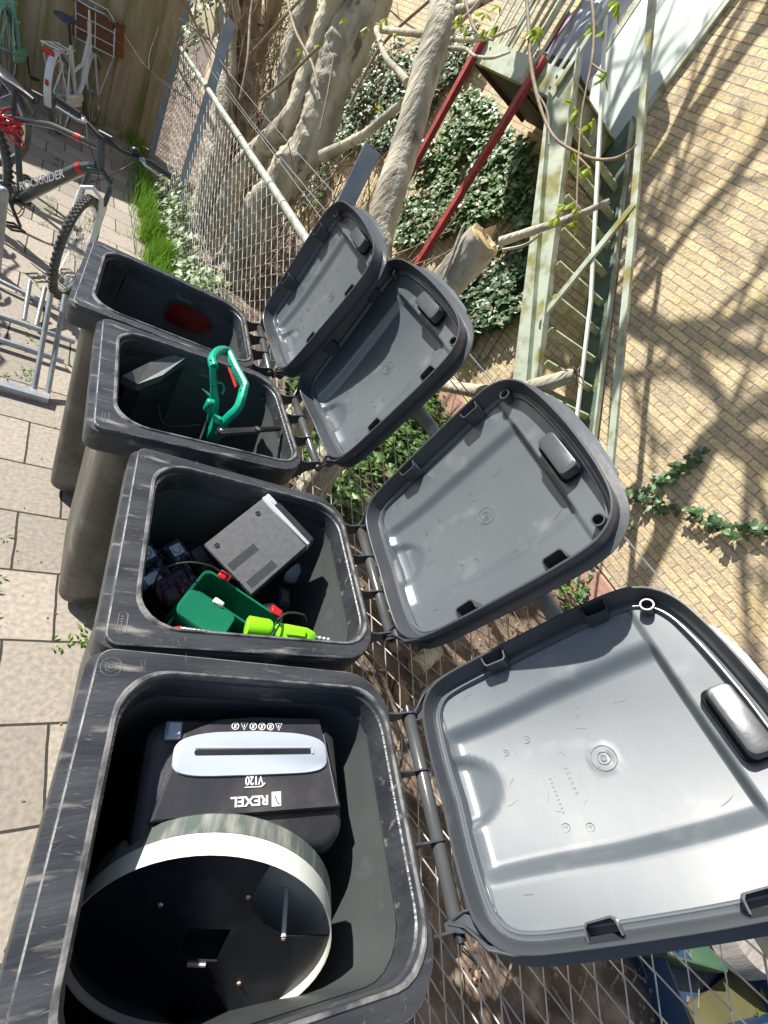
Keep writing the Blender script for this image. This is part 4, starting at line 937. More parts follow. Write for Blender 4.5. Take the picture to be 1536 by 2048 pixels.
# dark blue folded cloth beside the drum
# ---- bin 2: grey box
A=onz((404,1092),.868);B=onz((521,1000),.985);Cc=onz((505,1187),.862)
F=frame((B+Cc)/2,(B-A),(A-Cc)); GB=emptym('audio_unit',F); tag(GB,'grey metal box with vent slots and a silver front on top in the second bin','electronic box')
lx=(B-A).length; ly=(A-Cc).length
b=MB(); b.box((0,0,-.034),(lx,ly,.068),bev=.002); b.build('case','steelgrey',GB)
b=MB(); b.box((0,-ly/2-.0008,-.034),(lx*.97,.003,.062)); b.box((-lx/2-.0008,0,-.034),(.003,ly*.97,.062)); b.build('black_side','black',GB)
b=MB(); b.box((lx/2+.007,0,-.034),(.014,ly+.004,.07),bev=.003); fr=b.build('silver_front','silver',GB)
b=MB(); b.box((lx/2+.023,-.02,-.036),(.02,ly*.8,.064),bev=.004); b.build('dark_front_cover','black',fr)
b=MB(); b.box((lx/2+.02,ly*.4,-.034),(.014,ly*.22,.066),bev=.003); b.build('front_block','silver',fr)
for px,n_ in ((0,17),(1,17)):
    P0_=onpl(((461,1134),(499,1169))[px],F.translation,F.to_3x3()@Vector((0,0,1))); P1_=onpl(((511,1094),(548,1127))[px],F.translation,F.to_3x3()@Vector((0,0,1)))
    a_=F.inverted()@P0_; c_=F.inverted()@P1_; b=MB()
    for k in range(n_):
        q=a_.lerp(c_,k/(n_-1)); b.box((q.x,q.y,.0004),(.0032,.024,.0012))
    b.build('vent_slots','black',GB,smooth=0)
for px in ((516,1027),(434,1091)):
    q=F.inverted()@onpl(px,F.translation,F.to_3x3()@Vector((0,0,1))); b=MB(); torus(b,(q.x,q.y,.0005),.0065,.0013,n=20); b.tube([(q.x,q.y,0),(q.x,q.y,.002)],[.004,.003],10); b.build('screw','black',GB)
# green tool case, open, tilted
A=onz((405,1136),.86);B=onz((320,1235),.84);Cc=onz((560,1240),.84)
F=frame((B+Cc)/2+Vector((0,-.02,-.0)),(Cc-A),(A-B)); GC=emptym('tool_case',F); tag(GC,'open dark green plastic tool case with red latches in the second bin','tool case')
lx=(Cc-A).length; ly=(A-B).length*1.15
def shell(b,x0,x1,y0,y1,z0,z1,t):
    R1=lambda z,e:[Vector((p.x+(x0+x1)/2,p.y+(y0+y1)/2,z)) for p in rr(-(x1-x0)/2+e,(x1-x0)/2-e,(y1-y0)/2-e,.02,0,5)]
    b.loft([R1(z0,.012),R1(z1,0),R1(z1+.002,.001),R1(z1,t),R1(z0+t,.012+t)],True,True)
b=MB(); shell(b,-lx/2,lx/2,-ly*.1,ly/2,-.08,.015,.006); b.build('shell_half','green',GC)
b=MB(); shell(b,-lx/2+.01,lx/2-.03,-ly*.6,ly*.12,-.05,.03,.006); b.build('shell_half','green',GC)
b=MB(); b.loft([[Vector((p.x-.05,p.y-.03,z)) for p in rr(-.075*k,.06*k,.04*k,.014,0,5)] for z,k in ((-.02,1.08),(.045,1.0),(.052,.93))]); b.build('moulded_tray','green',GC)
b=MB(); b.box((-.05,.012,.045),(.028,.014,.03),bev=.003); b.build('catch','mesh',GC)
for x in (-lx*.3,lx*.36):
    b=MB(); b.box((x,ly/2+.004,.018),(.036,.014,.034),bev=.004); b.box((x,ly/2-.006,.036),(.03,.022,.008),bev=.002); b.build('latch','redp',GC)
# lime green power tool
c=(onz((505,1258),.93)+onz((630,1272),.95))/2; X=onz((640,1275),.95)-onz((490,1250),.93); F=frame(c,X,(0,1,.35)); LT=emptym('lime_tool',F); tag(LT,'bright lime green handheld device with ribbed cable boot in the second bin','power tool')
h=X.length/2
b=MB(); b.loft([[Vector((-h*1.0+.02*k,.026*s_*math.cos(a),.026*s_*math.sin(a))) for a in [2*math.pi*j/24 for j in range(24)]] for k,s_ in ((0,.8),(.15,1),(2.6,1),(3.0,.85))]); b.build('motor_body','lime',LT)
b=MB(); b.loft([[Vector((x,p.x*sy,p.y*sz_)) for p in rr(-.02,.02,.016,.008,0,4)] for x,sy,sz_ in ((-h*.25,.8,.8),(-h*.1,1,1),(h*.55,.95,1),(h*.78,.6,.7),(h*.82,.4,.5))]); b.box((h*.25,.0,.018),(.05,.02,.012),bev=.003); b.build('grip','lime',LT)
b=MB(); b.tube([Vector((h*.78+k*.006,0,0)) for k in range(8)],[.007 if k%2 else .0045 for k in range(8)],12); b.build('cable_boot','galv',LT)
b=MB(); pts=[Vector((-h*.28+.012*math.cos(a)-.0,.034*math.cos(a),.03*math.sin(a))) for a in [k*.35 for k in range(22)]]; b.tube(pts,.0028,6); b.tube(catmull([Vector((-h*.3,.02,.025)),Vector((-h*.05,.045,.02)),Vector((h*.4,.05,.01)),Vector((h*.6,.04,-.02))],6),.0028,6); b.build('cable','black',LT)
# perforated white tube, red piece
c=onz((445,1262),.9); X=onz((510,1272),.9)-onz((360,1250),.9); F=frame(c-Vector((0,.02,.02)),X,(0,1,.5)); PT=emptym('perforated_tube',F); tag(PT,'white perforated cylinder with a red end lying below the lime device','cylinder')
b=MB(); h=X.length*.55; b.tube([(-h,0,0),(h*.9,0,0)],.024,26); b.build('white_sleeve','mesh',PT)
b=MB()
for i in range(34):
    for j in range(14):
        a=(j+.5*(i%2))*2*math.pi/14; p=Vector((-h*.95+i*h*1.8/34,.0242*math.cos(a),.0242*math.sin(a))); d=Vector((0,math.cos(a),math.sin(a))); b.tube([p-d*.0005,p+d*.0006],.0017,5)
b.build('perforations','black',PT,smooth=0)
b=MB(); b.tube([(-h*1.25,0,0),(-h,0,0)],[.018,.0255],20); b.build('red_end','redp',PT)
# circuit pieces
c=onz((325,1120),.72); PC=empty('circuit_assembly',c,(.2,-.3,.6)); tag(PC,'purple and grey stripped circuit assembly in the front corner of the second bin','circuit board')
b=MB(); b.box((0,-.06,-.03),(.12,.2,.012)); b.box((-.03,.03,.0),(.05,.06,.05),bev=.006); b.box((.04,.0,-.0),(.055,.065,.06),bev=.006); b.build('board','pcb',PC)
for k,(x,y,z) in enumerate(((-.03,.03,.028),(.04,.0,.033))):
    b=MB(); b.box((x,y,z),(.034,.036,.006),bev=.002); torus(b,(x,y,z+.004),.01,.002,n=14,seg=5); b.build('silver_part','silver',PC)
b=MB(); b.box((-.02,-.1,.0),(.1,.1,.03),bev=.004); b.build('maroon_housing','maroon',PC)
for k in range(5):
    b=MB(); b.box((-.045+.02*k,-.1,.017),(.006,.07,.004)); b.build('grille_bar','pcb',PC,smooth=0)
b=MB(); q=[onz(p,z) for p,z in (((330,1235),.74),((310,1180),.84),((325,1140),.89),((370,1125),.91),((415,1130),.92),((445,1145),.91),((480,1165),.86))]; b.tube([v-q[0] for v in catmull(q,8)],.0028,6); o=b.build('black_cable','black'); o.location=q[0]; tag(o,'thin black cable arching over the green tool case','cable')
c=onz((592,1145),.72); o=empty('plastic_scoop',c,(1.3,.3,.5)); tag(o,'pale blue plastic scoop shape half hidden under the grey box','scoop'); b=MB(); b.loft([[Vector((r*math.cos(a),r*.7*math.sin(a),z)) for a in [2*math.pi*k/24 for k in range(24)]] for r,z in ((.01,.03),(.04,.026),(.06,.01),(.064,0),(.06,.004),(.03,.02))]); b.build('shell','bluegrey',o)
c=onz((385,1085),.74); o=empty('black_tray',c,(.1,-.4,.6)); tag(o,'black plastic tray tucked behind the grey box','tray'); b=MB(); shell(b,-.1,.1,-.08,.08,-.05,.0,.004); b.build('tray_shell','black',o)
c=onz((520,1225),.76); o=empty('perforated_piece',c,(.5,.2,.4)); tag(o,'short blue white perforated tube under the grey box','tube'); b=MB(); b.tube([(-.05,0,0),(.05,0,0)],.022,18); b.build('sleeve','mesh',o)
b=MB()
for i in range(12):
    for j in range(12):
        a=(j+.5*(i%2))*2*math.pi/12; p=Vector((-.046+i*.0083,.0222*math.cos(a),.0222*math.sin(a))); d=Vector((0,math.cos(a),math.sin(a))); b.tube([p-d*.0005,p+d*.0006],.0022,5)
b.build('holes','black',o,smooth=0)
b=MB(); b.box((.06,-.03,.0),(.03,.04,.03),bev=.004); b.build('red_tab','redp',o)
rn=random.Random(21)
for k,(px,z,sz,mt,nm,lab) in enumerate((((345,1195),.7,(.07,.05,.03),'maroon','toy_block','maroon plastic block under the circuit assembly'),((300,1160),.68,(.05,.08,.03),'pcb','circuit_card','small circuit card at the front wall of the second bin'),((560,1200),.7,(.08,.05,.05),'navy','adapter','dark blue power adapter below the grey box'),((585,1185),.66,(.1,.04,.04),'black','charger','black charger at the hinge side of the second bin'),((395,1120),.7,(.12,.08,.04),'black','speaker_box','black speaker box behind the green case'))):
    o=empty(nm,onz(px,z),(rn.uniform(-.5,.5),rn.uniform(-.5,.5),rn.uniform(0,3))); tag(o,lab,nm.replace('_',' ')); b=MB(); b.box((0,0,0),sz,bev=.004); b.build('casing',mt,o); b=MB(); b.box((0,0,sz[2]/2+.001),(sz[0]*.6,sz[1]*.6,.003),bev=.001); b.build('label_plate','silver' if mt=='pcb' else 'greyink',o)
for k,(A_,mid,B_,z) in enumerate((((300,790),(330,850),(400,850),.8),((380,760),(420,810),(400,880),.82),((530,800),(500,850),(450,880),.75))):
    q=catmull([onz(A_,z),onz(((A_[0]+mid[0])/2,(A_[1]+mid[1])/2-12),z+.04),onz(mid,z),onz(B_,z+.02)],6); b=MB(); b.tube([v-q[0] for v in q],.004,6); o=b.build('power_cable','black'); o.location=q[0]; tag(o,['black cable beside the grey wedge in the third bin','black cable left of the green trimmer','black cable right of the green trimmer near the hinge side'][k],'cable')
# ---- bin 3: trimmer, crank, wedge
def px3(px,z): return onz(px,z)
zt=1.045
ax3=[((428,735),1.05),((424,720),1.055),((433,705),1.06),((447,701),1.06),((458,708),1.055),((470,735),1.05),((488,768),1.045),((488,776),1.04),((478,812),1.0),((462,830),.96),((440,852),.9)]
TR=empty('hedge_trimmer',onz((440,800),1.0)); tag(TR,'green hedge trimmer with a loop handle and red trigger sticking out of the third bin','hedge trimmer')
O_=TR.location
b=MB(); b.tube(catmull([onz(p,z)-O_ for p,z in ax3],2),[.0155]*21,10,flat=1.2); b.tube([onz((425,735),1.05)-O_,onz((427,770),1.0)-O_,onz((430,800),.95)-O_,onz((425,840),.85)-O_],[.011,.0115,.016,.022],10); b.build('loop_handle','teal',TR)
b=MB(); b.loft([[onz(p,z)-O_+Vector((dx,dy,0)) for dx,dy in ((-.02,-.025),(.025,-.03),(.03,.02),(-.02,.025))] for p,z in (((440,840),.92),((425,870),.8),((415,880),.62))]); b.box(onz((419,812),.95)-O_,(.03,.03,.05),bev=.006); b.build('housing','teal',TR)
b=MB(); b.tube([onz((455,732),1.03)-O_,onz((466,755),1.02)-O_,onz((472,775),1.01)-O_],[.004,.007,.006],8); b.build('trigger','redp',TR)
b=MB(); b.tube(catmull([onz((433,765),1.0)-O_,onz((445,768),1.0)-O_,onz((448,780),.99)-O_,onz((444,788),.98)-O_],4),[.004]*13,7); b.build('small_hook','teal',TR)
for px in ((422,720),(442,702),(462,732),(426,770),(430,805),(479,772),(465,817),(418,811)):
    b=MB(); P=onz(px,1.066 if px[1]<760 else (1.05 if px[1]<790 else .975))-O_; b.tube([P-Vector((0,0,.006)),P+Vector((0,0,.0008))],.0028,8); b.build('screw_hole','black',TR)
b=MB(); P=onz((471,748),1.058)-O_
for k in range(9):
    q=onz((462+k*2.6,722+k*5.2),1.0605)-O_; b.box(q,(.013,.0016,.002),Matrix.Rotation(.6,3,'Z'))
b.build('grip_ribs','green',TR,smooth=0)
b=MB(); b.tube([onz((405,778),.98)-O_,onz((413,785),.96)-O_,onz((421,793),.94)-O_],[.001,.004,.006],8); b.build('blade_tip','silver',TR)
CK=empty('crank_arm',onz((442,862),.985)); tag(CK,'black crank arm with a round knob lying across the third bin','crank'); O_=CK.location
b=MB(); A=onz((443,862),.985)-O_;B=onz((515,858),.985)-O_; E=onz((560,855),.98)-O_; d=(B-A).normalized(); sd_=Vector((-d.y,d.x,0))
b.prism([A+sd_*.012,A-sd_*.012,B-sd_*.011,B+sd_*.011],Vector((0,0,-.012))); b.tube([A+Vector((0,0,.003)),A-Vector((0,0,.016))],.0155,20); b.tube([B+Vector((0,0,.003)),B-Vector((0,0,.016))],.0135,20)
b.build('arm','black',CK,smooth=35)
b=MB(); b.tube([B+d*.01-Vector((0,0,.004)),E-Vector((0,0,.004))],.0105,16); b.build('handle_tube','black',CK)
b=MB(); b.tube([B+Vector((0,0,.0032)),B+Vector((0,0,.0036))],.008,16); b.build('bore','tyre',CK); b=MB(); b.sphere(A+Vector((0,0,.004)),.007,sc=(1,1,.6)); b.build('bolt','chrome',CK)
A=onz((245,751),.93);B=onz((275,768),.92);C2=onz((370,716),.985);D2=onz((347,710),.99)
WG=empty('wedge_device',(A+C2)/2); O_=WG.location; tag(WG,'dark grey wedge shaped electronic device in the third bin','device')
b=MB(); dn=Vector((0,.0,-.03)); P=[A-O_,B-O_,onz((325,750),.95)-O_,C2-O_,D2-O_,onz((300,724),.96)-O_]; b.loft([[p+dn for p in P],P]); b.build('top_shell','steelgrey',WG,smooth=0)
b=MB(); Q=[p*.93+Vector((0.01,.0,-.032)) for p in P]; b.loft([[p+Vector((0,0,-.25)) for p in Q],Q]); b.build('lower_body','shred',WG,smooth=0)
b=MB(); b.tube([B-O_+Vector((.012,.004,-.036)),onz((312,806),.8)-O_],.003,5); b.build('blue_edge','bluetub',WG); b=MB(); b.tube([onz((247,768),.82)-O_,onz((268,782),.82)-O_],.007,5); b.build('silver_bar','silver',WG)
# bin 4: red sheet and strip whose colour stands in for a reflected glow
RF=empty('red_glow_patch',(-.11,2.02,.87)); tag(RF,'dark red sheet standing in for the red glow on the far wall of the furthest bin','painted glow')
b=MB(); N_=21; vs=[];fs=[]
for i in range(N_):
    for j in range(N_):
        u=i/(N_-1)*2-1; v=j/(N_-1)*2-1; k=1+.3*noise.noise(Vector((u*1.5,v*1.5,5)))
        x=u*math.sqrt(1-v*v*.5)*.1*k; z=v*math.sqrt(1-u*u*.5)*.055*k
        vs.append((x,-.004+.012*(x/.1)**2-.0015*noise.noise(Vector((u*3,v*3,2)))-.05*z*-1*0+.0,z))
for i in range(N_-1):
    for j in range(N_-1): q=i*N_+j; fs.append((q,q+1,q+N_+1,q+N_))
b.add(vs,fs); b.build('glow_sheet','redglow',RF,smooth=80)
b=MB(); b.tube(catmull([(-.27,-.0,.08),(-.275,-.005,.04),(-.28,-.006,0),(-.285,-.004,-.05)],4),[.003,.006,.008,.009,.01,.01,.009,.008,.007,.006,.005,.004,.003],6,flat=.4); b.build('glow_strip','redglow',RF)
# ============================================================ BIKES
def wheel(parent,c,R,name='wheel',tyre='tyre',rim='chrome',knob=False,tw=.02,spoke=28,rot=0):
    h=MB(); c=Vector(c)
    def P(a,r,y=0):
        v=Vector((r*math.cos(a),y,r*math.sin(a))); v=Matrix.Rotation(rot,3,'Z')@v; return c+v
    n=56
    h.tube([P(2*math.pi*k/n,R-tw) for k in range(n)],tw,8,closed=True)
    if knob:
        for k in range(64):
            for y in (-.6,-.1,.5): 
                a=2*math.pi*(k+(.5 if y==-.1 else 0))/64; q=P(a,R-.002,y*tw); Rm_=Matrix.Rotation(rot,3,'Z')@Matrix.Rotation(-a,3,'Y'); h.box(q,(.012,.011,.016),Rm_)
    t=h.build('tyre',tyre,parent)
    h=MB(); h.tube([P(2*math.pi*k/n,R-2*tw-.006) for k in range(n)],.0115,6,closed=True); h.build('rim',rim,parent)
    h=MB()
    for k in range(spoke):
        a=2*math.pi*k/spoke; h.tube([P(a+.6*(1 if k%4<2 else -1),.018,(.028 if k%2 else -.028)),P(a,R-2*tw-.006)],.0012,3,cap=False)
    h.build('spokes','chrome',parent); h=MB(); h.tube([P(0,0,-.045),P(0,0,.045)],.016,10); h.build('hub','galv',parent)
MT=empty('mountain_bike',(-1.40,4.19,0),(R_(-4),0,R_(-39.2))); tag(MT,'dark grey mountain bike with white fork and knobbly tyres beside the bike rack','bicycle')
def tb(name,mt,segs,parent=MT,seg=12):
    b=MB()
    for pts,r in segs: b.tube([Vector(p) for p in pts],r,seg)
    return b.build(name,mt,parent)
hb=Vector((.93,0,.82)); ht=Vector((.885,0,.97)); bbk=Vector((.43,0,.33)); sc=Vector((.30,0,.74)); rh=Vector((0,0,.34))
fr=tb('frame','mtb',[([bbk+Vector((.02,0,.01)),(.62,0,.55),(.8,0,.75),(.91,0,.83)],[.03,.036,.035,.028]),([sc,(.55,0,.85),(.89,0,.93)],[.017,.017,.02]),([bbk,sc,(.275,0,.76)],.018),([bbk,(.1,.05,.34),(0,.065,.34)],.011),([bbk,(.1,-.05,.34),(0,-.065,.34)],.011),([sc,(.05,.05,.4),(0,.065,.34)],.008),([sc,(.05,-.05,.4),(0,-.065,.34)],.008)])
tb('head_tube','mtb',[([hb,ht],.024)])
b=MB(); b.tube([(.275,0,.76),(.26,0,.88)],.014,10); b.build('seat_post','black',MT)
b=MB(); b.loft([[Vector((x,w_*math.cos(a),.9+.018*math.sin(a)+z)) for a in [2*math.pi*k/12 for k in range(12)]] for x,w_,z in ((.12,.05,.01),(.16,.075,.012),(.24,.06,0),(.34,.022,0),(.4,.014,-.004))]); b.build('saddle','black',MT)
dtd=(Vector((.8,0,.69))-Vector((.62,0,.5))).normalized(); mid=Vector((.615,-.031,.558))
Xl=Vector((.73,0,.68)).normalized(); Zl=Vector((0,-1,0)); Yl=Zl.cross(Xl)
text('ROCKRIDER',.062,'frame_lettering','ink',fr,Matrix(((Xl.x,Yl.x,Zl.x,mid.x-.03),(Xl.y,Yl.y,Zl.y,mid.y-.0062),(Xl.z,Yl.z,Zl.z,mid.z-.028),(0,0,0,1))),shear=.25,bold=.0012,xs=1.15)
for p,q,r in (((.72,-0,.889),(.76,0,.899),.0205),((.79,0,.739),(.815,0,.762),.0355)):
    b=MB(); b.tube([p,q],r,12); b.build('red_band','redp',fr)
ste=-1.08
SR=Matrix.Rotation(ste,3,'Z')
def st(p): v=Vector(p)-Vector((.95,0,0)); v=SR@v; return v+Vector((.95,0,0))
FK=empty('fork_pivot'); bpy.data.objects.remove(FK)
b=MB()
for y in (-.065,.065): b.tube([st((1.02,y,.66)),st((1.075,y,.34))],[.021,.017],12)
b.tube([st((1.035,-.065,.60)),st((1.06,-.055,.70)),st((1.065,0,.735)),st((1.06,.055,.70)),st((1.035,.065,.60))],.013,10)
b.build('fork_lowers','white',MT)
b=MB()
for y in (-.065,.065): b.tube([st((.975,y,.77)),st((1.02,y,.65))],.015,12)
b.tube([st((.97,-.07,.785)),st((.945,0,.82)),st((.97,.07,.785))],[.018,.024,.018],10); b.tube([hb,st((.95,0,.80))],.017,10)
b.build('fork_crown','mtb',MT)
wheel(MT,st((1.08,0,.34)),.34,knob=True,tw=.023,rot=ste); wheel(MT,(0,0,.34),.34,knob=True,tw=.023)
b=MB(); b.tube([ht,(.87,0,1.0),st((.93,0,1.01))],.018,10); b.tube([st(p) for p in ((.86,-.32,1.01),(.86,-.2,1.01),(.93,-.07,.985),(.935,0,.985),(.93,.07,.985),(.86,.2,1.01),(.86,.32,1.01))],.0135,10); b.build('handlebar','black',MT)
for y in (-1,1):
    b=MB(); b.tube([st((.86,y*.2,1.01)),st((.86,y*.33,1.01))],.0185,12); b.build('grip','black',MT)
    b=MB(); b.tube([st((.9,y*.15,1.0)),st((.93,y*.19,.99)),st((.925,y*.3,.985))],[.009,.007,.005],8); b.box(st((.885,y*.165,1.0)),(.03,.035,.025),bev=.005); b.build('brake_lever','galv',MT)
b=MB(); b.sphere(st((.9,.12,1.025)),.026,sc=(1,1,.8)); b.build('bell','black',MT)
b=MB(); b.tube(catmull([st((.9,-.15,1.0)),st((1.05,-.08,.95)),st((1.08,0,.85)),st((1.03,.03,.73))],5),.003,6); b.tube(catmull([st((.9,.15,1.0)),st((1.06,.1,.9)),(.92,.03,.76),(.8,.01,.66)],5),.003,6); b.build('brake_cables','black',MT)
b=MB(); b.tube([(bbk.x,-.06,.3),(bbk.x,.06,.3)],.022,12); b.tube([(.43,-.075,.3),(.56,-.085,.2)],.01,8); b.tube([(.43,.075,.3),(.3,.085,.4)],.01,8); b.build('crank','black',MT)
b=MB(); 
for r_ in (.095,.075): b.tube([Vector((.43+r_*math.cos(a),-.05,.3+r_*math.sin(a))) for a in [2*math.pi*k/40 for k in range(40)]],.003,5,closed=True)
for k in range(5): a=2*math.pi*k/5; b.tube([(.43,-.05,.3),(.43+.09*math.cos(a),-.05,.3+.09*math.sin(a))],.006,5)
b.build('chainring','black',MT)
for c_ in ((.565,-.14,.195),(.295,.14,.405)):
    b=MB(); b.tube([Vector(c_)+Vector(p) for p in ((-.045,-.045,0),(.045,-.045,0),(.045,.045,0),(-.045,.045,0))],.008,6,closed=True); b.tube([Vector(c_)+Vector((0,-.045,0)),Vector(c_)+Vector((0,.045,0))],.01,6); b.build('pedal','black',MT)
b=MB(); b.box(st((1.06,.0,.43)),(.01,.05,.03),bev=.006); b.box(st((1.1,.0,.13)),(.02,.03,.08),bev=.008); b.build('reflector','silver',MT)
# red cable lock
b=MB(); c=Vector((-1.40,4.19,0))+Matrix.Rotation(R_(-39.2),3,'Z')@Vector((.3,.02,.74)); rn=random.Random(5)
for k in range(6): 
    pts=[c+Vector((.05*math.cos(a)*(1+.1*k),.045*math.sin(a),-.02+.05*math.sin(a*1.0+k)-.012*k)) for a in [2*math.pi*j/18 for j in range(18)]]; b.tube([p-c for p in pts],.0065,6,closed=True)
o=b.build('cable_lock','redp'); o.location=c; tag(o,'red coiled cable lock wound round the seat tube of the mountain bike','bike lock')
def citybike(mp,tyre,lab,pos,yaw,crate=False,lean=0,refl=True):
    Bk=empty('city_bike',pos,(R_(lean),0,R_(yaw))); tag(Bk,lab,'bicycle')
    def tb(name,mt,segs,seg=10):
        b=MB(); [b.tube([Vector(p) for p in pts],r,seg) for pts,r in segs]; return b.build(name,mt,Bk)
    bb=(.5,0,.3); s0=(.33,0,.78)
    tb('frame',mp,[([bb,s0],.018),([bb,(.72,0,.42),(.98,0,.8)],.022),([(.4,0,.55),(.72,0,.62),(.97,0,.9)],.016),([(.99,0,.74),(.95,0,1.0)],.021),([bb,(0,.06,.35)],.01),([bb,(0,-.06,.35)],.01),([s0,(0,.065,.35)],.008),([s0,(0,-.065,.35)],.008),([(1.0,.05,.73),(1.03,.055,.6),(1.14,.055,.35)],.012),([(1.0,-.05,.73),(1.03,-.055,.6),(1.14,-.055,.35)],.012)])
    wheel(Bk,(0,0,.35),.35,tyre=tyre,tw=.02); wheel(Bk,(1.14,0,.35),.35,tyre=tyre,tw=.02)
    for cx,a0,a1 in ((0,-.1,2.5),(1.14,.5,2.9)):
        b=MB(); rings=[]
        if cx==0: a0,a1=.4,3.35
        for k in range(22):
            a=a0+(a1-a0)*k/21; c=Vector((cx,0,.35)); d=Vector((math.cos(a),0,math.sin(a)))
            rings.append([c+d*(.372+.012*math.cos(t)*1.0)+Vector((0,.034*math.sin(t),0)) for t in (-1.9,-1.2,-.5,0,.5,1.2,1.9)])
        b.loft(rings,True,True); b.build('mudguard',mp,Bk)
    tb('rear_rack',mp,[([(-.28,.07,.76),(.22,.07,.76)],.007),([(-.28,-.07,.76),(.22,-.07,.76)],.007),([(-.28,-.07,.76),(-.3,0,.76),(-.28,.07,.76)],.007),([(-.26,.07,.76),(-.03,.075,.36)],.006),([(-.26,-.07,.76),(-.03,-.075,.36)],.006),([(-.1,-.07,.76),(-.1,.07,.76)],.006),([(.1,-.07,.76),(.1,.07,.76)],.006)])
    if refl:
        b=MB(); b.box((-.315,0,.71),(.016,.11,.045),bev=.008); b.build('rear_reflector','redp',Bk); b=MB(); b.box((-.378,0,.47),(.014,.032,.05),bev=.006); b.build('tail_light','redp',Bk)
    b=MB(); b.loft([[Vector((x,w_*math.cos(a),.98+.03*math.sin(a)+z)) for a in [2*math.pi*k/14 for k in range(14)]] for x,w_,z in ((.12,.06,.0),(.15,.1,.008),(.22,.1,.01),(.3,.06,0),(.4,.022,0),(.43,.012,-.006))]); b.build('saddle','navy',Bk); tb('seat_post','black',[([s0,(.28,0,.95)],.013)])
    tb('handlebar','chrome',[([(.95,0,1.0),(.94,0,1.1)],.014),([(.72,-.3,1.08),(.85,-.28,1.1),(.97,-.15,1.13),(.96,0,1.12),(.97,.15,1.13),(.85,.28,1.1),(.72,.3,1.08)],.012)])
    for y in (-1,1): tb('grip','black',[([(.7,y*.3,1.08),(.83,y*.285,1.098)],.017)])
    tb('crank','black',[([(.5,-.075,.3),(.5,.075,.3)],.012),([(.5,-.07,.3),(.5,-.08,.14)],.009),([(.5,.07,.3),(.5,.08,.46)],.009)])
    b=MB(); b.box((.5,-.13,.13),(.09,.08,.02),bev=.004); b.build('pedal','black',Bk); b=MB(); b.box((.5,.13,.47),(.09,.08,.02),bev=.004); b.build('pedal','black',Bk); b=MB(); b.box((.28,-.055,.32),(.5,.02,.11),bev=.02); b.build('chain_case',mp,Bk)
    if crate:
        tb('front_carrier',mp,[([(1.18,-.2,.78),(1.18,.2,.78),(1.18,.2,1.1),(1.18,.12,1.17),(1.18,-.12,1.17),(1.18,-.2,1.1),(1.18,-.2,.78)],.008),([(1.18,-.2,.88),(1.18,.2,.88)],.006),([(1.18,-.2,1.0),(1.18,.2,1.0)],.006),([(1.18,0,.78),(1.18,0,1.15)],.006),([(1.18,-.17,.78),(1.48,-.17,.76)],.007),([(1.18,.17,.78),(1.48,.17,.76)],.007),([(1.3,-.17,.77),(1.14,-.07,.36)],.006),([(1.3,.17,.77),(1.14,.07,.36)],.006)])
    return Bk
def yawvec(v): return math.degrees(math.atan2(v[1],v[0]))
WB=citybike('white','tyreb','white city bicycle with a wooden crate in front, parked rear first by the fence',(-1.29,7.1,0),82,crate=True,lean=-9)
bpy.context.view_layer.update()
m=WB.matrix_world; c=m@Vector((1.36,0,.97)); CB=emptym('wooden_crate',m@Matrix.Translation((1.37,0,.79))); tag(CB,'reddish brown wooden crate on the front carrier of the white bicycle','crate')
b=MB()
for x,y,sx,sy in ((0,-.235,.36,.012),(0,.235,.36,.012),(-.18,0,.012,.48),(.18,0,.012,.48)): b.box((x,y,.15),(sx,sy,.3))
b.box((0,0,.006),(.35,.46,.012)); b.build('crate_box','wicker',CB,smooth=0); b=MB(); b.tube([(-.19,-.25,.31),(.19,-.25,.31),(.19,.25,.31),(-.19,.25,.31)],.009,4,closed=True); b.build('crate_trim','wicker',CB)
MB2=citybike('mint','tyreb','mint green city bicycle at the left edge against the wooden fence',(-1.86,7.62,0),88,lean=-9,refl=False)
m=MB2.matrix_world; o=emptym('pannier_cover',m@Matrix.Translation((1.25,.0,1.0))); 
b=MB(); b.loft([[Vector((p.x*k,p.y*k,z)) for p in rr(-.16,.16,.2,.06,0,6)] for z,k in ((-.16,.8),(-.1,1),(.1,1.05),(.16,.9),(.18,.6))]); b.build('cover_shell','bag',o); tag(o,'pale grey fabric cover over the front basket of the mint bicycle','basket cover')
bpy.context.view_layer.update()
DK1=citybike('mtb','tyre','unseen dark city bicycle added in the rack past the left edge for its shadow',(-2.78,3.25,0),-4,refl=False); DK2=citybike('mtb','tyre','second unseen dark city bicycle added in the rack past the left edge for its shadow',(-2.85,3.75,0),-6,lean=5,refl=False)  # the DK bikes are unseen, added to cast shadows on the paving
DB=citybike('mtb','tyre','dark city bicycle behind the mountain bike with only its front end in view',(-2.7,5.3,0),-8,lean=-4,refl=False); DK3=citybike('mtb','tyre','third unseen dark city bicycle added in the rack past the left edge for its shadow',(-2.95,4.35,0),-10,lean=-6,refl=False)
# steel wheel clip standing by the fence
for px,lab in (((226,272),'thin steel hoop standing against the boards left of the grass'),((292,262),'thin steel hoop standing in the grass beside the last steel post')):
    c=onz(px,0); o=empty('steel_hoop',c,(0,0,.4)); tag(o,lab,'ground hoop'); b=MB(); b.tube([(-.06,0,-.05),(-.06,0,.42),(.06,0,.42),(.06,0,-.05)],.009,8); b.tube([(-.06,0,.28),(.06,0,.28)],.006,8); b.build('hoop','galv',o)
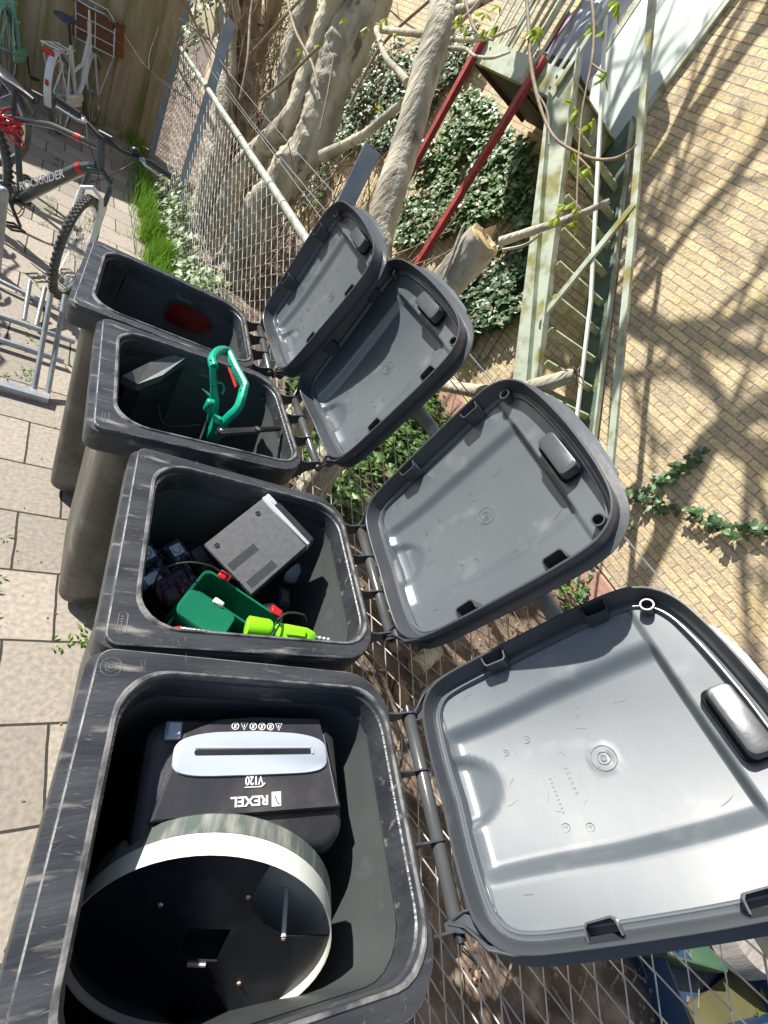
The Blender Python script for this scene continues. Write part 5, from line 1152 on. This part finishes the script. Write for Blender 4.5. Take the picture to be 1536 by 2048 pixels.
# ============================================================ BIKE RACK
RK=empty('bike_rack',(-1.1,2.8,0),(0,0,R_(-7))); tag(RK,'low galvanised bike rack with ground rails and upright wheel hoops','bike rack')
def rl(p): return RK.matrix_world.inverted()@Vector(p)
bpy.context.view_layer.update()
def rail(p0,p1,z,r,flat=False):
    a=onz(p0,z); c=onz(p1,z); d=(a-c).normalized(); a=a+d*.9; b=MB()
    if flat: b.tube([rl(a),rl(c)],r,4)
    else: b.tube([rl(a),rl(c)],r,10)
    b.build('ground_rail','galv',RK)
rail((0,562),(148,634),.04,.014); rail((0,632),(150,684),.04,.016); rail((0,680),(128,722),.04,.016); rail((0,772),(98,800),.02,.024,True)
for base,top in (((68,782),(102,588)),((95,790),(130,590)),((48,640),(60,562)),((72,652),(90,575))):
    zb=.03; a=onz(base,zb); 
    zt_=.4 if base[1]>700 else .16
    c=onz(top,zt_); b=MB(); b.tube([rl(a),rl(a.lerp(c,.5)),rl(c)],.0125,10); b.build('hoop_bar','galv',RK)
o=empty('bollard_pole',onz((-5,560),0)+Vector((-.03,.1,0))); tag(o,'steel pole stub at the left edge above the bike rack','pole'); b=MB(); b.tube([(0,0,0),(0,0,.5)],.025,14); b.sphere((0,0,.5),.025); b.build('pole','galv',o)
# ============================================================ BOTTOM RIGHT behind the fence
def og(px,z=0): return onz(px,z)
c=og((1390,1925),.08); o=empty('blue_tub',(c.x+.25,c.y-.02,0),(0,0,-.2)); tag(o,'blue plastic tub on the mossy slab behind the mesh','tub')
b=MB(); shell(b,-.62,.3,-.26,.26,.0,.17,.012); b.build('tub_shell','bluetub',o)
o2=empty('grey_lid_board',(c.x+.38,c.y+.04,.14)); tag(o2,'round weathered grey board lying on the blue tub','board'); b=MB(); b.loft([[Vector((.27*math.cos(a),.2*math.sin(a),z)) for a in [2*math.pi*k/40 for k in range(40)]] for z in (0,.12,.13)]); b.build('board','lidgrey',o2,smooth=30)
o3=empty('green_tray',(c.x-.18,c.y+.17,0),(0,.1,-.35)); tag(o3,'dull green shallow tray leaning against the blue tub','tray'); b=MB(); shell(b,-.2,.34,-.13,.15,.02,.19,.01); b.build('tray_shell','greent',o3)
b=MB(); q=[og(p) for p in ((1290,2060),(1400,1985),(1500,1900),(1600,1850),(1900,2000),(1700,2500),(1300,2500))]; b.loft([[p for p in q],[p+Vector((0,0,.035)) for p in q]]); dk=b.build('slab','deck',smooth=0); tag(dk,kind='structure')
its=[]; rn=random.Random(9)  # yellow leaf shapes whose colour stands in for a sunlit bit of slab
for k in range(4):
    p=og((1530,2020-k*9),.06)+Vector((rn.uniform(-.1,.1),rn.uniform(-.1,.1),0)); its.append((p,Vector((rn.uniform(-.3,.3),rn.uniform(-.3,.3),1))))
base=og((1500,1980)); o=empty('lit_slab_patch',base); tag(o,'yellow leaf shapes standing in for the sunlit part of the mossy slab in the lower right corner','leaves'); leafmesh([(p-base,n) for p,n in its],'young','leaf',o,'oval',(.1,.16),rn,fold=.1)
# short sawn log on the soil
a=og((820,1345)); d=(og((870,1300))-a).normalized(); o=empty('log_piece',a); tag(o,'short sawn log piece on the soil behind the gap between the first two lids','log')
b=MB(); b.tube([Vector((0,0,.05)),d*.11+Vector((0,0,.055)),d*.24+Vector((0,0,.05))],[.05,.055,.052],18); b.build('bark','bark',o); b=MB(); b.tube([-d*.003+Vector((0,0,.05)),Vector((0,0,.05))],.046,18); b.build('cut_face','cut',o)
for k,(px,sx) in enumerate((((790,1300),.05),((800,1390),.08),((740,1310),.04),((850,1440),.09))):
    a=og(px); b=MB(); b.sphere((0,0,.012),1,10,7,sc=(sx,sx*.6,.022)); 
    b.v=[tuple(Vector(v)*(1+.3*noise.noise(Vector(v)*30))) for v in b.v]; o=b.build('bark_chunk','litter',smooth=30); o.location=a; o.rotation_euler=(0,0,k*1.1); tag(o,['small tan bark chunk beside the log piece','tan bark slab below the log piece','smallest bark chunk left of the log piece','longest bark slab near the nearest hinge tube'][k],'bark chunk')
